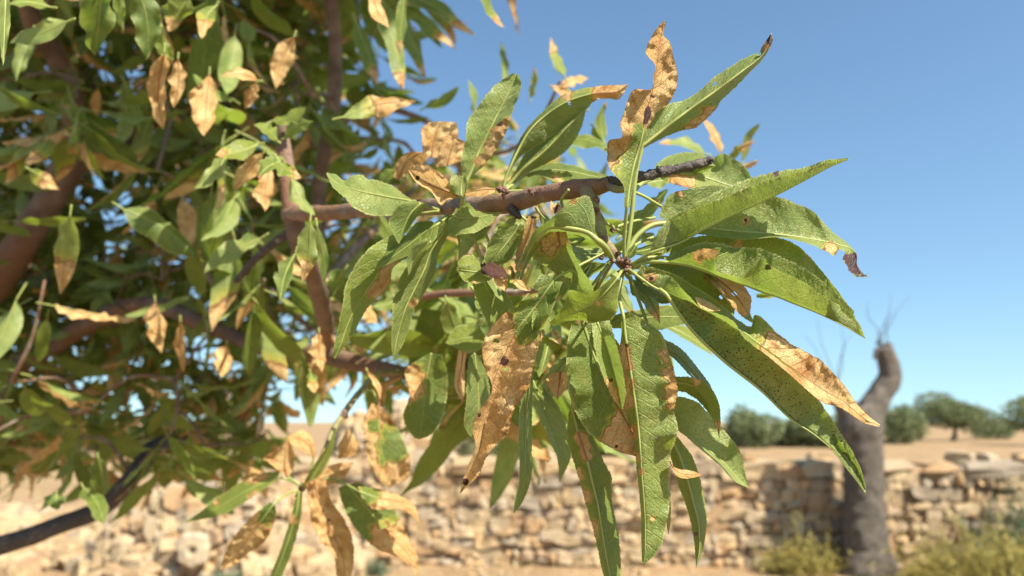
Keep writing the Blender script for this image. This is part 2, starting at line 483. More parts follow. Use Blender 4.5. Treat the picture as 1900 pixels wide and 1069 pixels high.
WALL_Y = 9.5
def wall_y(x): return WALL_Y - 0.055 * (x + 1.0) - 0.02 * x
def build_wall():
    root = empty("dry_stone_wall", (0, WALL_Y, 0))
    tag(root, "long low dry stone wall of tan limestone with flat grey cap slabs", "stone wall")
    x0, x1 = -4.1, 7.6
    items = []
    z = 0.0
    course = 0
    while z < 0.98:
        h = random.uniform(0.08, 0.15)
        x = x0 + random.uniform(-.1, .1)
        while x < x1:
            wd = random.choice((random.uniform(.06, .13), random.uniform(.11, .2), random.uniform(.18, .3)))
            if random.random() < 0.12: wd *= 0.5
            hh = h * random.uniform(0.85, 1.15)
            zz = z + h / 2 + 0.07 * mn.noise(Vector((x * .9, course * .6, 0))) + random.uniform(-.015, .015)
            items.append((x + wd/2, wall_y(x) + random.uniform(-.03, .03), zz, wd * 1.12, 0.3, hh * 1.16, random.uniform(-.12, .12), random.uniform(-.22, .22)))
            if random.random() < 0.25:
                items.append((x + wd, wall_y(x) - 0.05, zz + h * random.uniform(-.4, .4), 0.07, 0.15, 0.06, 0, random.uniform(-1, 1)))
            x += wd
        z += h * 0.93
        course += 1
    x = x0
    while x < x1:
        wd = random.uniform(0.35, 0.85)
        t = random.uniform(0.15, 0.215)
        top = 1.17 + 0.04 * mn.noise(Vector((x, 0, 9)))
        items.append((x + wd/2, wall_y(x) + 0.1, top - t/2, wd * 1.0, 0.62, t, random.uniform(-.04, .04), random.uniform(-.03, .03)))
        x += wd + 0.01
    # a few loose stones left lying on the caps
    for px, hz in ((1300, .08), (1372, .1), (1500, .07), (1745, .12), (1790, .1), (1850, .09), (1010, .08)):
        x = gx(px, 9.4)
        items.append((x, wall_y(x) + .1, 1.2, random.uniform(.15, .3), .2, hz, random.uniform(-1, 1), 0.1))
    V, Fc = [], []
    n = 24
    for i in range(n + 1):
        x = x0 + (x1 - x0) * i / n
        y = wall_y(x)
        V += [(x, y - 0.06, 0), (x, y - 0.06, 1.0), (x, y + 0.42, 1.0), (x, y + 0.42, 0)]
    for i in range(n):
        a, b = i * 4, i * 4 + 4
        for q in range(3): Fc.append([a + q, b + q, b + q + 1, a + q + 1])
    Fc += [[0, 1, 2, 3], [n*4+3, n*4+2, n*4+1, n*4]]
    meshobj("core", V, Fc, M_CORE, root, smooth=False)
    stones_out(items, root, 300)
build_wall()

def scatter():
    V, Fc, M, off = [], [], [], 0
    for _ in range(900):
        d = rng.uniform(6.8, 9.5); x = rng.uniform(-6, 7)
        me = STONES[int(rng.integers(9))]; s_ = rng.uniform(.01, .05) * (1.5 if rng.random() < .08 else 1)
        z = 0.05 * mn.noise(Vector((x * 0.5, d * 0.5, 3)))
        MM = Matrix.Translation((x, d, z + s_ * .15)) @ Matrix.Rotation(rng.uniform(0, 6), 4, 'Z') @ Matrix.Diagonal((s_ * 1.4, s_, s_ * .7, 1))
        vs = [tuple(MM @ q.co) for q in me.vertices]; a = rng.random()
        V += vs; M += [(0, 0, 0, a)] * len(vs); Fc += [[i + off for i in p.vertices] for p in me.polygons]; off += len(vs)
    tag(meshobj("gravel", V, Fc, M_STONE, None, smooth=False, mask=M), "loose small stones lying on the dry earth", "gravel", kind='stuff')
scatter()

def build_heap(name, cx, cy, rx, ry, h, n, label, lim, seed, tilt=0.0):
    rnd = random.Random(seed)
    root = empty(name, (cx, cy, 0))
    tag(root, label, "rubble heap")
    V, Fc = [], []
    nr, na = 9, 28
    def hz(u, th):
        x = math.cos(th) * u
        return h * max(0, (1 - u ** 2.2)) * (1 + tilt * x) * (1 + 0.22 * mn.noise(Vector((x * 3 + seed, math.sin(th) * u * 3, 2))))
    for i in range(nr):
        u = (i + 0.02) / (nr - 1)
        for j in range(na):
            th = 2 * math.pi * j / na
            V.append((cx + rx * u * math.cos(th), cy + ry * u * math.sin(th), hz(u, th) - 0.03))
    for i in range(nr - 1):
        for j in range(na):
            Fc.append([i*na+j, (i+1)*na+j, (i+1)*na+(j+1) % na, i*na+(j+1) % na])
    meshobj("earth", V, Fc, M_CORE, root)
    items = []
    for _ in range(n):
        u = math.sqrt(rnd.random()); th = rnd.uniform(0, 2 * math.pi)
        if math.sin(th) > 0.35 and rnd.random() < .6: th = -th
        s = rnd.uniform(0.09, 0.27)
        items.append((cx + rx * u * math.cos(th), cy + ry * u * math.sin(th), hz(u, th) + rnd.uniform(-.02, .03), s * rnd.uniform(.9, 1.5), s, s * rnd.uniform(.6, .95), rnd.uniform(-3, 3), rnd.uniform(-.5, .5)))
    stones_out(items, root, lim)
build_heap("rubble_heap", gx(735, 11.3), 11.3, 1.25, 0.9, 1.72, 260, "tall heap of tan field stones rising behind the wall", 60, 5, -0.15)
build_heap("rubble_heap", gx(440, 9.0), 9.0, 1.55, 0.8, 1.08, 420, "tumbled mass of broken wall stones below the leafy tree", 150, 9)
build_heap("rubble_heap", gx(60, 9.6), 9.6, 1.3, 0.7, 0.55, 200, "low spill of whitish rubble beside the dark lower branch", 60, 13)

def build_ring_stone():
    cx, cy, cz = gx(383, 8.1), 8.1, 0.36
    V, Fc = [], []
    n = 28
    prof = [(0.025, 0.05), (0.06, 0.08), (0.14, 0.07), (0.175, 0.02), (0.16, -0.07), (0.03, -0.08)]
    for i in range(n):
        th = 2 * math.pi * i / n
        for r, y in prof:
            rr = r * (1 + 0.28 * mn.noise(Vector((math.cos(th) * 2, math.sin(th) * 2, r * 9))))
            V.append((cx + rr * math.cos(th), cy - y, cz + rr * math.sin(th)))
    m = len(prof)
    for i in range(n):
        j = (i + 1) % n
        for q in range(m):
            Fc.append([i*m+q, i*m+(q+1) % m, j*m+(q+1) % m, j*m+q])
    o = meshobj("holed_stone", V, Fc, M_STONE, None, mask=[(0, 0, 0, .02)] * len(V), smooth=False)
    tag(o, "round pale stone with a dark hole through it, leaning on the tumbled rubble", "stone")
    o.rotation_euler = (0, 0, 0)
build_ring_stone()

# ------------------------------------------------------------------ pollarded bare tree
M_OLDBARK = bark_material("grey_pollard_bark", (0.11, 0.092, 0.072), (0.25, 0.21, 0.165), (0.17, 0.14, 0.11), 14.0, 0.04, patch=(0.31, 0.27, 0.23))
def build_pollard():
    D = 8.45
    root = empty("pollarded_tree", tuple(P(1605, 1040, D)))
    root.location.z = 0
    tag(root, "bare grey pollarded tree with cut forked limbs in front of the wall", "tree")
    def br(name, pts, rads, parent, rough=0.12, mat=M_OLDBARK, sides=20, n=40, cap=True, freq=7):
        c = catmull([(x, y, d, r) for (x, y, d), r in zip(pts, rads)], n)
        w_ = P(c[:, 0], c[:, 1], c[:, 2]); r = c[:, 3] / F * c[:, 2]
        v, f, u = tube_geo(w_, r, sides, cap, rough, 3.0, freq)
        return meshobj(name, v, f, mat, parent, uv=u)
    tr = br("trunk", [(1608, 1062, D), (1606, 1020, D), (1603, 950, D), (1602, 880, D), (1599, 820, D), (1594, 775, D), (1590, 752, D)],
            [58, 45, 37, 35, 37, 39, 26], root, rough=.07, sides=40, n=90, freq=9)
    br("limb", [(1602, 800, D), (1615, 765, D), (1634, 730, D), (1651, 700, D), (1648, 672, D), (1638, 645, D)], [30, 26, 22, 21, 18, 17], tr, rough=.08, sides=26, n=60, freq=11)
    br("limb", [(1592, 800, D), (1574, 770, D), (1558, 748, D), (1548, 725, D)], [26, 20, 13, 10], tr)
    br("limb", [(1652, 700, D), (1663, 690, D - .02)], [18, 14], tr, n=6)
    rn = random.Random(3)
    sp = []
    for i in range(11):
        x, y, dd_ = 1640 + rn.uniform(-14, 14), 648 + rn.uniform(-3, 5), D + rn.uniform(-.07, .07)
        c = catmull(np.array([(x, y + 14, dd_, 6), (x + rn.uniform(-2, 2), y, dd_, 4), (x + rn.uniform(-5, 5), y - rn.uniform(4, 18), dd_, .6)]), 5)
        sp.append(tube_geo(P(c[:, 0], c[:, 1], c[:, 2]), c[:, 3] / F * c[:, 2], 5, True, .3, i, 30))
    v, f, u = join_geo(sp)
    meshobj("splinters", v, f, M_OLDBARK, tr, uv=u)["kind"] = "stuff"
    tw = []
    for (x, y, ex, ey) in [(1625, 640, 1652, 545), (1627, 640, 1690, 548), (1632, 640, 1610, 560), (1550, 725, 1515, 590), (1553, 722, 1560, 600), (1548, 722, 1585, 610), (1640, 645, 1655, 580), (1550, 725, 1490, 620)]:
        pts = [(x, y, D, 2.2), ((x * 2 + ex) / 3 + rn.uniform(-6, 6), (y * 2 + ey) / 3, D, 1.5), ((x + 2 * ex) / 3 + rn.uniform(-8, 8), (y + 2 * ey) / 3, D + rn.uniform(-.2, .2), 1.1), (ex, ey, D + rn.uniform(-.3, .3), .6)]
        c = catmull(pts, 14)
        v, f, u = tube_geo(P(c[:, 0], c[:, 1], c[:, 2]), c[:, 3] / F * c[:, 2] * .6, 5)
        meshobj("twig", v, f, M_OLDBARK, tr, uv=u)
build_pollard()

# ------------------------------------------------------------------ far trees, bushes, weeds
def foliage_material(name, c1, c2, c3, trans=0.2):
    k = NT(name)
    tc = k.n("TexCoord").outputs['Object']
    at = k.n("Attribute", attribute_name="mask", attribute_type='GEOMETRY')
    a = k.noise(tc, 1.1, 3)
    c = k.mix(k.ramp(a, 0.35, 0.65), c1, c2)
    c = k.mix(k.ramp(at.outputs['Alpha'], 0.4, 1.0, 0.0, 0.9), c, c3)
    pb = k.n("BsdfPrincipled", {'Base Color': c, 'Roughness': 0.6, 'Specular IOR Level': 0.25})
    tl = k.n("BsdfTranslucent", {'Color': c3})
    return k.done(k.n("MixShader", {0: trans, 1: pb.outputs[0], 2: tl.outputs[0]}).outputs[0])
M_FAR = foliage_material("far_tree_leaves", (0.11, 0.14, 0.06), (0.16, 0.195, 0.09), (0.23, 0.26, 0.12))  # leaf colours lightened to stand in for distance haze
M_WEED = foliage_material("yellow_weed_leaves", (0.28, 0.25, 0.075), (0.40, 0.34, 0.10), (0.55, 0.46, 0.13), 0.3)
M_WEEDG = foliage_material("grey_green_bush_leaves", (0.10, 0.14, 0.08), (0.16, 0.20, 0.12), (0.22, 0.27, 0.15), 0.25)
M_STRAW = foliage_material("dry_grass", (0.38, 0.30, 0.14), (0.50, 0.40, 0.20), (0.60, 0.50, 0.24), 0.3)

def leaf_cloud(centres, radii, n, size, rnd):
    V, Fc, Mk = [], [], []
    C = np.array(centres, float); Rr = np.array(radii, float)
    wts = np.prod(Rr, axis=1) ** 0.66; wts /= wts.sum()
    ks = rnd.choice(len(C), n, p=wts)
    for i, kk in enumerate(ks):
        d = rnd.normal(size=3); d /= np.linalg.norm(d)
        r = rnd.uniform(0.55, 1.0) ** 0.5
        r *= 1 + 0.25 * mn.noise(Vector((d * 2.5 + kk * 7).tolist()))
        p = C[kk] + d * Rr[kk] * r
        t = rnd.normal(size=3); t /= np.linalg.norm(t)
        b = np.cross(t, rnd.normal(size=3)); b /= np.linalg.norm(b)
        s = size * rnd.uniform(0.6, 1.4)
        o = len(V)
        V += [p - t * s, p + b * s * .42, p + t * s, p - b * s * .42]
        Fc.append([o, o+1, o+2, o+3]); Mk += [(0, 0, 0, rnd.random())] * 4
    return np.array(V), Fc, Mk

def far_tree(px, dist, width, height, label, base=0.15, n=2200, trunk=True, group="trees beyond the field", seed=0, name="olive_tree", mat=None, size=0.11, sq=0.35):
    rnd = np.random.default_rng(seed + 50)
    x = gx(px, dist)
    root = empty(name, (x, dist, 0.15))
    tag(root, label, "tree" if trunk else "bush", group)
    cz0 = height * (0.62 if trunk else 0.45)
    cs, rs = [], []
    for i in range(9):
        a = rnd.uniform(0, 6.28); u = rnd.uniform(0.1, 0.62)
        cs.append((x + math.cos(a) * u * width / 2, dist + math.sin(a) * u * width / 2, 0.15 + cz0 + rnd.uniform(-.22, .2) * height * (1 - u * .4)))
        k = rnd.uniform(0.22, 0.36)
        rs.append((width * k, width * k, height * sq * rnd.uniform(.6, .95)))
    V, Fc, Mk = leaf_cloud(cs, rs, int(n * 1.8), size * 1.15, rnd)
    V[:, 2] = np.maximum(V[:, 2], 0.16)
    meshobj("crown", V, Fc, mat or M_FAR, root, smooth=False, mask=Mk)['kind'] = 'stuff'
    if trunk:
        parts = []
        p0 = np.array([x, dist, 0.1])
        main = catmull(np.array([p0, p0 + [0.05 * width, 0, height * .22], p0 + [0.02 * width, 0, height * .5]]), 10)
        tv = tube_geo(main, np.linspace(height * .06, height * .035, 10), 10, True, 0.15, seed, 3)
        meshobj("trunk", tv[0], tv[1], M_OLDBARK, root, uv=tv[2])
        for q in range(5):
            c = cs[q]
            lim = catmull(np.array([main[6], (main[7] + np.array(c)) / 2 + [0, 0, -.1], c]), 8)
            parts.append(tube_geo(lim, np.linspace(height * .025, height * .008, 8), 6))
        v, f, u = join_geo(parts)
        meshobj("limbs", v, f, M_OLDBARK, root, uv=u)
    return root

far_tree(1752, 60, 5.6, 3.5, "rounded green tree standing alone on the field, its short trunk showing", seed=1, n=3600, sq=.30)
far_tree(1915, 48, 3.6, 3.1, "dark green tree at the right edge of the photo", seed=2, n=2400, sq=.42)
far_tree(1655, 52, 3.4, 2.6, "green tree partly behind the pollarded trunk", seed=3, n=2200, trunk=False, sq=.5, name="bush")
far_tree(1400, 44, 3.6, 2.3, "tall round bush at the left end of the far hedge", seed=4, n=2400, trunk=False, sq=.5, name="bush")
far_tree(1475, 46, 4.2, 1.9, "low wide bush in the middle of the far hedge", seed=5, n=2400, trunk=False, sq=.5, name="bush")
far_tree(1545, 45, 3.8, 1.8, "low dark bush behind the speckled leaf tip", seed=6, n=2200, trunk=False, sq=.5, name="bush")
far_tree(1830, 66, 5.0, 1.7, "low bushy scrub between the lone tree and the right-edge tree", seed=7, n=1800, trunk=False, sq=.5, name="bush")
far_tree(1320, 50, 3.0, 1.3, "small bush left of the tall round bush", seed=8, n=1300, trunk=False, sq=.5, name="bush")
far_tree(935, 24, 2.9, 2.1, "bright green bush behind the drooping leaves", seed=9, n=3400, trunk=False, size=.08, sq=.5, name="bush")
far_tree(1100, 34, 4.2, 1.7, "green scrub seen through the hanging leaves", seed=10, n=2600, trunk=False, sq=.5, name="bush")
far_tree(20, 26, 4.6, 1.5, "pale green hedge bush at the left edge below the crown", seed=11, n=2800, trunk=False, sq=.45, name="bush", size=.09)
far_tree(230, 40, 5.0, 1.4, "low scrub behind the dark lower branch", seed=12, n=1800, trunk=False, sq=.45, name="bush")

def weed(px, dist, width, height, label, seed, n=260, mat=None, cat="weed", name="weed_plant"):
    rnd = np.random.default_rng(seed)
    x = gx(px, dist)
    root = empty(name, (x, dist, 0))
    tag(root, label, cat, "weeds along the foot of the wall")
    st, V, Fc, Mk = [], [], [], []
    ns = int(26 + width * (110 if 'bush' in cat else 55))
    for i in range(ns):
        bx, by = x + rnd.normal() * width * .18, dist + rnd.normal() * width * .14
        tx, ty = bx + rnd.normal() * width * .26, by + rnd.normal() * width * .2
        h = height * rnd.uniform(0.35, 1.0) * (1 - min(.5, abs(tx - x) / width * .7))
        h *= rnd.choice([.8, 1.0, 1.25])
        path = catmull(np.array([(bx, by, 0), ((bx * 1.3 + tx * .7) / 2, (by + ty) / 2, h * .55), (tx, ty, h)]), 7)
        st.append(tube_geo(path, np.linspace(.006, .002, 7), 4))
        for q in range(n // (14 if 'bush' in cat else 24)):
            u = rnd.uniform(0.2, 1.0)
            p = path[int(u * 6)] + rnd.normal(size=3) * .022
            t = rnd.normal(size=3) + [0, 0, .9]; t /= np.linalg.norm(t)
            b = np.cross(t, rnd.normal(size=3)); b /= np.linalg.norm(b)
            s = rnd.uniform(.018, .042)
            o = len(V)
            V += [p - t * s, p + b * s * .24, p + t * s, p - b * s * .24]
            Fc.append([o, o+1, o+2, o+3]); Mk += [(0, 0, 0, u * rnd.uniform(.4, 1))] * 4
    v, f, u_ = join_geo(st)
    o = meshobj("stems", v, f, mat or M_WEED, root, mask=[(0, 0, 0, .3)] * len(v)); o['kind'] = 'stuff'
    o = meshobj("leaves", np.array(V), Fc, mat or M_WEED, root, smooth=False, mask=Mk); o['kind'] = 'stuff'
weed(1468, 8.7, .85, .58, "spiky yellow weed in the tree's shadow left of the pollarded trunk", 1)
weed(1425, 8.8, .4, .28, "small straw-yellow weed at the left end of the trunk's shadow", 2)
weed(1520, 8.9, .35, .30, "short yellow weed closest to the left side of the trunk", 12)
weed(1700, 8.3, .9, .62, "tall yellow-green weed just right of the pollarded trunk", 3)
weed(1770, 8.0, 1.05, .74, "bushy yellow weed in the middle of the right-hand weeds", 4)
weed(1845, 7.8, 1.0, .62, "golden weed below the grey-green bush", 5)
weed(1905, 7.7, 1.0, .66, "golden weed cut off by the right edge", 6)
weed(1665, 8.1, .35, .25, "small green sprout at the right foot of the pollarded trunk", 7)
weed(1866, 8.75, 1.1, 1.05, "grey-green bush leaning on the wall at the right", 8, 330, M_WEEDG, "bush", "wall_bush")
weed(60, 7.6, .9, .26, "straw-coloured grass tuft at the bottom left corner", 9, 200, M_STRAW)
weed(455, 8.0, .5, .25, "low green weed beside the holed stone", 10, 200, M_WEEDG)
weed(700, 8.8, .4, .2, "low weed at the foot of the wall under the dry leaf cluster", 11, 160, M_WEEDG)

def build_grass():
    V, Fc, Mk = [], [], []
    for i in range(6500):
        d = rng.uniform(6.9, 9.4)
        x = rng.uniform(-6.5, 7.0)
        if mn.noise(Vector((x * .9, d * .9, 4))) < -0.05 and rng.random() < .8: continue
        h = rng.uniform(.02, .08) * (1.6 if d > 8.8 else 1)
        a = rng.uniform(0, 6.28)
        dx, dy = math.cos(a) * .005, math.sin(a) * .005
        lx, ly = rng.normal() * .03, rng.normal() * .03
        z = -0.04 + 0.05 * mn.noise(Vector((x * .5, d * .5, 3)))
        o = len(V)
        V += [(x - dx, d - dy, z), (x + dx, d + dy, z), (x + lx, d + ly, z + h + .04)]
        Fc.append([o, o+1, o+2]); Mk += [(0, 0, 0, rng.random())] * 3
    for i in range(5000):
        x = rng.uniform(-16, 22); d = rng.uniform(16, 42)
        h = rng.uniform(.05, .2); o = len(V)
        V += [(x - .02, d, 0.05), (x + .02, d, 0.05), (x + rng.normal() * .08, d, .1 + h)]
        Fc.append([o, o+1, o+2]); Mk += [(0, 0, 0, rng.random())] * 3
    tag(meshobj("dry_grass", V, Fc, M_STRAW, None, smooth=False, mask=Mk), "short straw-coloured dry grass and stubble", "grass", kind='stuff')
build_grass()

# ------------------------------------------------------------------ the almond tree in front
TREE = empty("almond_tree", (-1.35, 1.15, 0))
tag(TREE, "almond tree with scorched half-dried leaves filling the left and centre", "tree")

def branch(name, pts, mat=M_BARK, sides=14, n=None, rough=0.12, parent=None, freq=70.0, cap=True):
    """pts: (x, y, depth, radius in photo pixels)"""
    pts = np.array(pts, float)
    n = n or max(12, int(np.linalg.norm(np.diff(pts[:, :2], axis=0), axis=1).sum() / 6))
    n = min(n, 160)
    c = catmull(pts, n)
    v, f, u = tube_geo(P(c[:, 0], c[:, 1], c[:, 2]), c[:, 3] / F * c[:, 2], sides, cap, rough, 1.0, freq)
    return meshobj(name, v, f, mat, parent or TREE, uv=u)

# trunk (left of the frame) and limbs, world space
def wtube(name, pts, mat, sides=16, n=40, rough=.1, freq=12):
    c = catmull(np.array([list(p) for p in pts]), n)
    v, f, u = tube_geo(c[:, :3], c[:, 3], sides, True, rough, 5.0, freq)
    return meshobj(name, v, f, mat, TREE, uv=u)
def Q(x, y, d): return tuple(P(x, y, d))
def Wp(x, y, d, r): return tuple(P(x, y, d)) + (r,)
wtube("trunk", [(-1.35, 1.15, -0.05, .13), (-1.33, 1.17, .35, .105), (-1.25, 1.2, .7, .1), (-1.12, 1.22, 1.05, .085)], M_BARK_OLD)
wtube("branch", [(-1.14, 1.22, 1.0, .06), Wp(-160, 690, 1.25, .034), Wp(0, 512, 1.15, .024), Wp(60, 420, 1.13, .0215), Wp(108, 340, 1.12, .020), Wp(140, 250, 1.12, .017), Wp(110, 120, 1.1, .014), Wp(60, 40, 1.05, .013), Wp(20, -180, 1.0, .012)], M_BARK_OLD, n=80)
wtube("branch", [(-1.18, 1.2, .85, .05), Wp(-150, 800, 1.3, .024), Wp(0, 694, 1.25, .0165), Wp(100, 640, 1.2, .015), Wp(190, 588, 1.15, .014), Wp(270, 566, 1.1, .0125), Wp(400, 612, 1.0, .0098), Wp(500, 648, .9, .0088), Wp(600, 660, .8, .009), Wp(680, 678, .72, .0075), Wp(745, 692, .66, .0062)], M_BARK_OLD, n=110)
wtube("branch", [(-1.25, 1.18, .6, .04), Wp(-150, 1060, 1.1, .02), Wp(0, 1013, .98, .0120), Wp(110, 975, .98, .0112), Wp(200, 935, 1.0, .0112), Wp(245, 885, 1.0, .0112), Wp(275, 840, 1.08, .0115), Wp(340, 815, 1.25, .009), Wp(430, 828, 1.5, .007), Wp(500, 826, 1.7, .004)], M_DEADTWIG, n=90, freq=40)
wtube("branch", [Wp(108, 345, 1.12, .018), Wp(150, 290, 1.14, .017), Wp(220, 265, 1.2, .015), Wp(300, 215, 1.3, .013), Wp(420, 160, 1.4, .012), Wp(410, 60, 1.45, .011), Wp(380, -60, 1.5, .01)], M_BARK_OLD, n=60)
wtube("branch", [Wp(600, 655, .82, .0085), Wp(596, 560, .62, .0072), Wp(572, 480, .56, .0068), Wp(548, 420, .53, .0066), Wp(535, 340, .545, .0056), Wp(527, 265, .56, .0048), Wp(524, 240, .565, .0042), Wp(523, 232, .567, .0024)], M_BARK_OLD, n=60, freq=60)
wtube("branch", [Wp(590, 560, .9, .008), Wp(590, 430, .95, .0085), Wp(592, 350, .95, .0082), Wp(604, 270, .95, .008), Wp(620, 180, .95, .0085), Wp(622, 90, .95, .008), Wp(612, -20, .95, .007), Wp(600, -200, .9, .006)], M_BARK_OLD, n=70)
wtube("branch", [Wp(542, 428, .55, .0035), Wp(510, 450, .56, .003), Wp(470, 485, .57, .0026), Wp(438, 522, .58, .0022)], M_DEADTWIG, n=30, sides=10, freq=120)
wtube("branch", [Wp(745, 560, .55, .0026), Wp(800, 548, .54, .0027), Wp(880, 543, .52, .0025), Wp(985, 540, .5, .0022), Wp(1040, 525, .48, .002)], M_BARK, n=30, sides=10)
wtube("branch", [Wp(600, 530, .8, .0055), Wp(640, 480, .85, .005), Wp(680, 440, .9, .0045), Wp(760, 360, 1.0, .004)], M_BARK, n=30, sides=10)
wtube("branch", [Wp(620, 230, .97, .005), Wp(700, 200, 1.0, .0045), Wp(780, 220, 1.0, .004), Wp(860, 270, .95, .003), Wp(1000, 230, .8, .002), Wp(1040, 150, .75, .0013)], M_BARK, n=50, sides=10)
# overhead limbs that reach over the camera and carry the shading crown
wtube("branch", [Wp(20, -180, 1.0, .012), (-.55, .8, 2.3, .011), (-.35, .55, 2.45, .009), (-.15, .35, 2.5, .007)], M_BARK_OLD, n=40)
wtube("branch", [Wp(600, -200, .9, .006), (-.18, .6, 2.25, .006), (-.02, .4, 2.35, .005)], M_BARK_OLD, n=30)

# the branch in focus
HB = branch("branch", [(532, 398, .535, 13), (600, 395, .50, 14), (700, 388, .45, 14), (800, 384, .40, 15), (870, 383, .365, 17), (950, 376, .335, 19), (1000, 362, .32, 17), (1060, 352, .31, 17), (1100, 348, .305, 17), (1128, 342, .305, 13)], rough=.16, sides=18, freq=110)
HB['label'] = "greyish brown branch in focus that carries the leaf cluster"
DT = branch("dead_twig", [(1112, 344, .305, 12), (1140, 338, .305, 11), (1180, 330, .306, 10), (1215, 322, .308, 9), (1250, 314, .31, 9), (1290, 306, .312, 8.5), (1312, 300, .313, 8), (1324, 296, .313, 5)], mat=M_DEADTWIG, rough=.38, sides=14, n=90, freq=420)
def knob(px, py, d, r, parent, mat=M_BUD, seed=0, name="bud"):
    """cluster of overlapping bud scales"""
    rn = random.Random(int(px * 7 + py) + seed)
    c = np.array(P(px, py, d)); rr = r / F * d
    parts = []
    for i in range(13):
        dr = np.array([rn.gauss(0, 1), rn.gauss(0, 1), rn.gauss(0, 1)]); dr /= np.linalg.norm(dr)
        a = c + dr * rr * .25; b = c + dr * rr * rn.uniform(.8, 1.15)
        parts.append(tube_geo(np.array([a, (a + b) / 2, b]), np.array([.35, .42, .12]) * rr, 6, True, .2, i, 600))
    v, f, u = join_geo(parts)
    return meshobj(name, v, f, mat, parent, uv=u)
for (x, y, r) in [(1222, 316, 9), (1318, 298, 7), (1214, 320, 7)]: knob(x, y, .307, r, DT, M_DEADTWIG)
SH = branch("shoot", [(1086, 352, .304, 13), (1098, 380, .30, 12), (1106, 405, .298, 11), (1116, 432, .296, 10), (1130, 460, .295, 10), (1146, 482, .295, 9), (1158, 496, .295, 7)], mat=M_SHOOT, rough=.22, sides=14, n=70, freq=260)
branch("shoot", [(1128, 346, .302, 6), (1142, 352, .298, 7), (1162, 350, .296, 6)], mat=M_SHOOT, rough=.3, n=14, freq=300)
for (x, y, r) in [(1108, 371, 8), (1106, 392, 9), (1136, 427, 7), (1118, 443, 7), (1117, 477, 6), (1138, 483, 7), (1160, 486, 12), (1163, 498, 10), (1146, 470, 6), (1152, 505, 7)]:
    knob(x, y, .292, r, SH)
for (x, y, r) in [(985, 356, 8), (1085, 347, 9), (1100, 344, 9), (935, 357, 11), (925, 352, 7)]: knob(x, y, .315, r, HB)
branch("spur", [(948, 384, .33, 10), (956, 396, .328, 7), (965, 404, .326, 5)], mat=M_DEADTWIG, rough=.3, n=12, freq=300)
LS = branch("branch", [(745, 692, .66, 6), (705, 692, .62, 5), (670, 725, .60, 6), (640, 765, .58, 6), (618, 800, .57, 6), (600, 845, .56, 6), (578, 885, .55, 6), (560, 905, .55, 7)], mat=M_SHOOT, rough=.2, sides=10, freq=200)
for (x, y, r) in [(640, 770, 8), (560, 905, 9), (552, 920, 6)]: knob(x, y, .553, r, LS)

# ------------------------------------------------------------------ traced leaves
def prof_w(t): return np.clip(np.sin(math.pi * np.clip(t, 0, 1) ** 0.85), 0, 1) ** 0.7

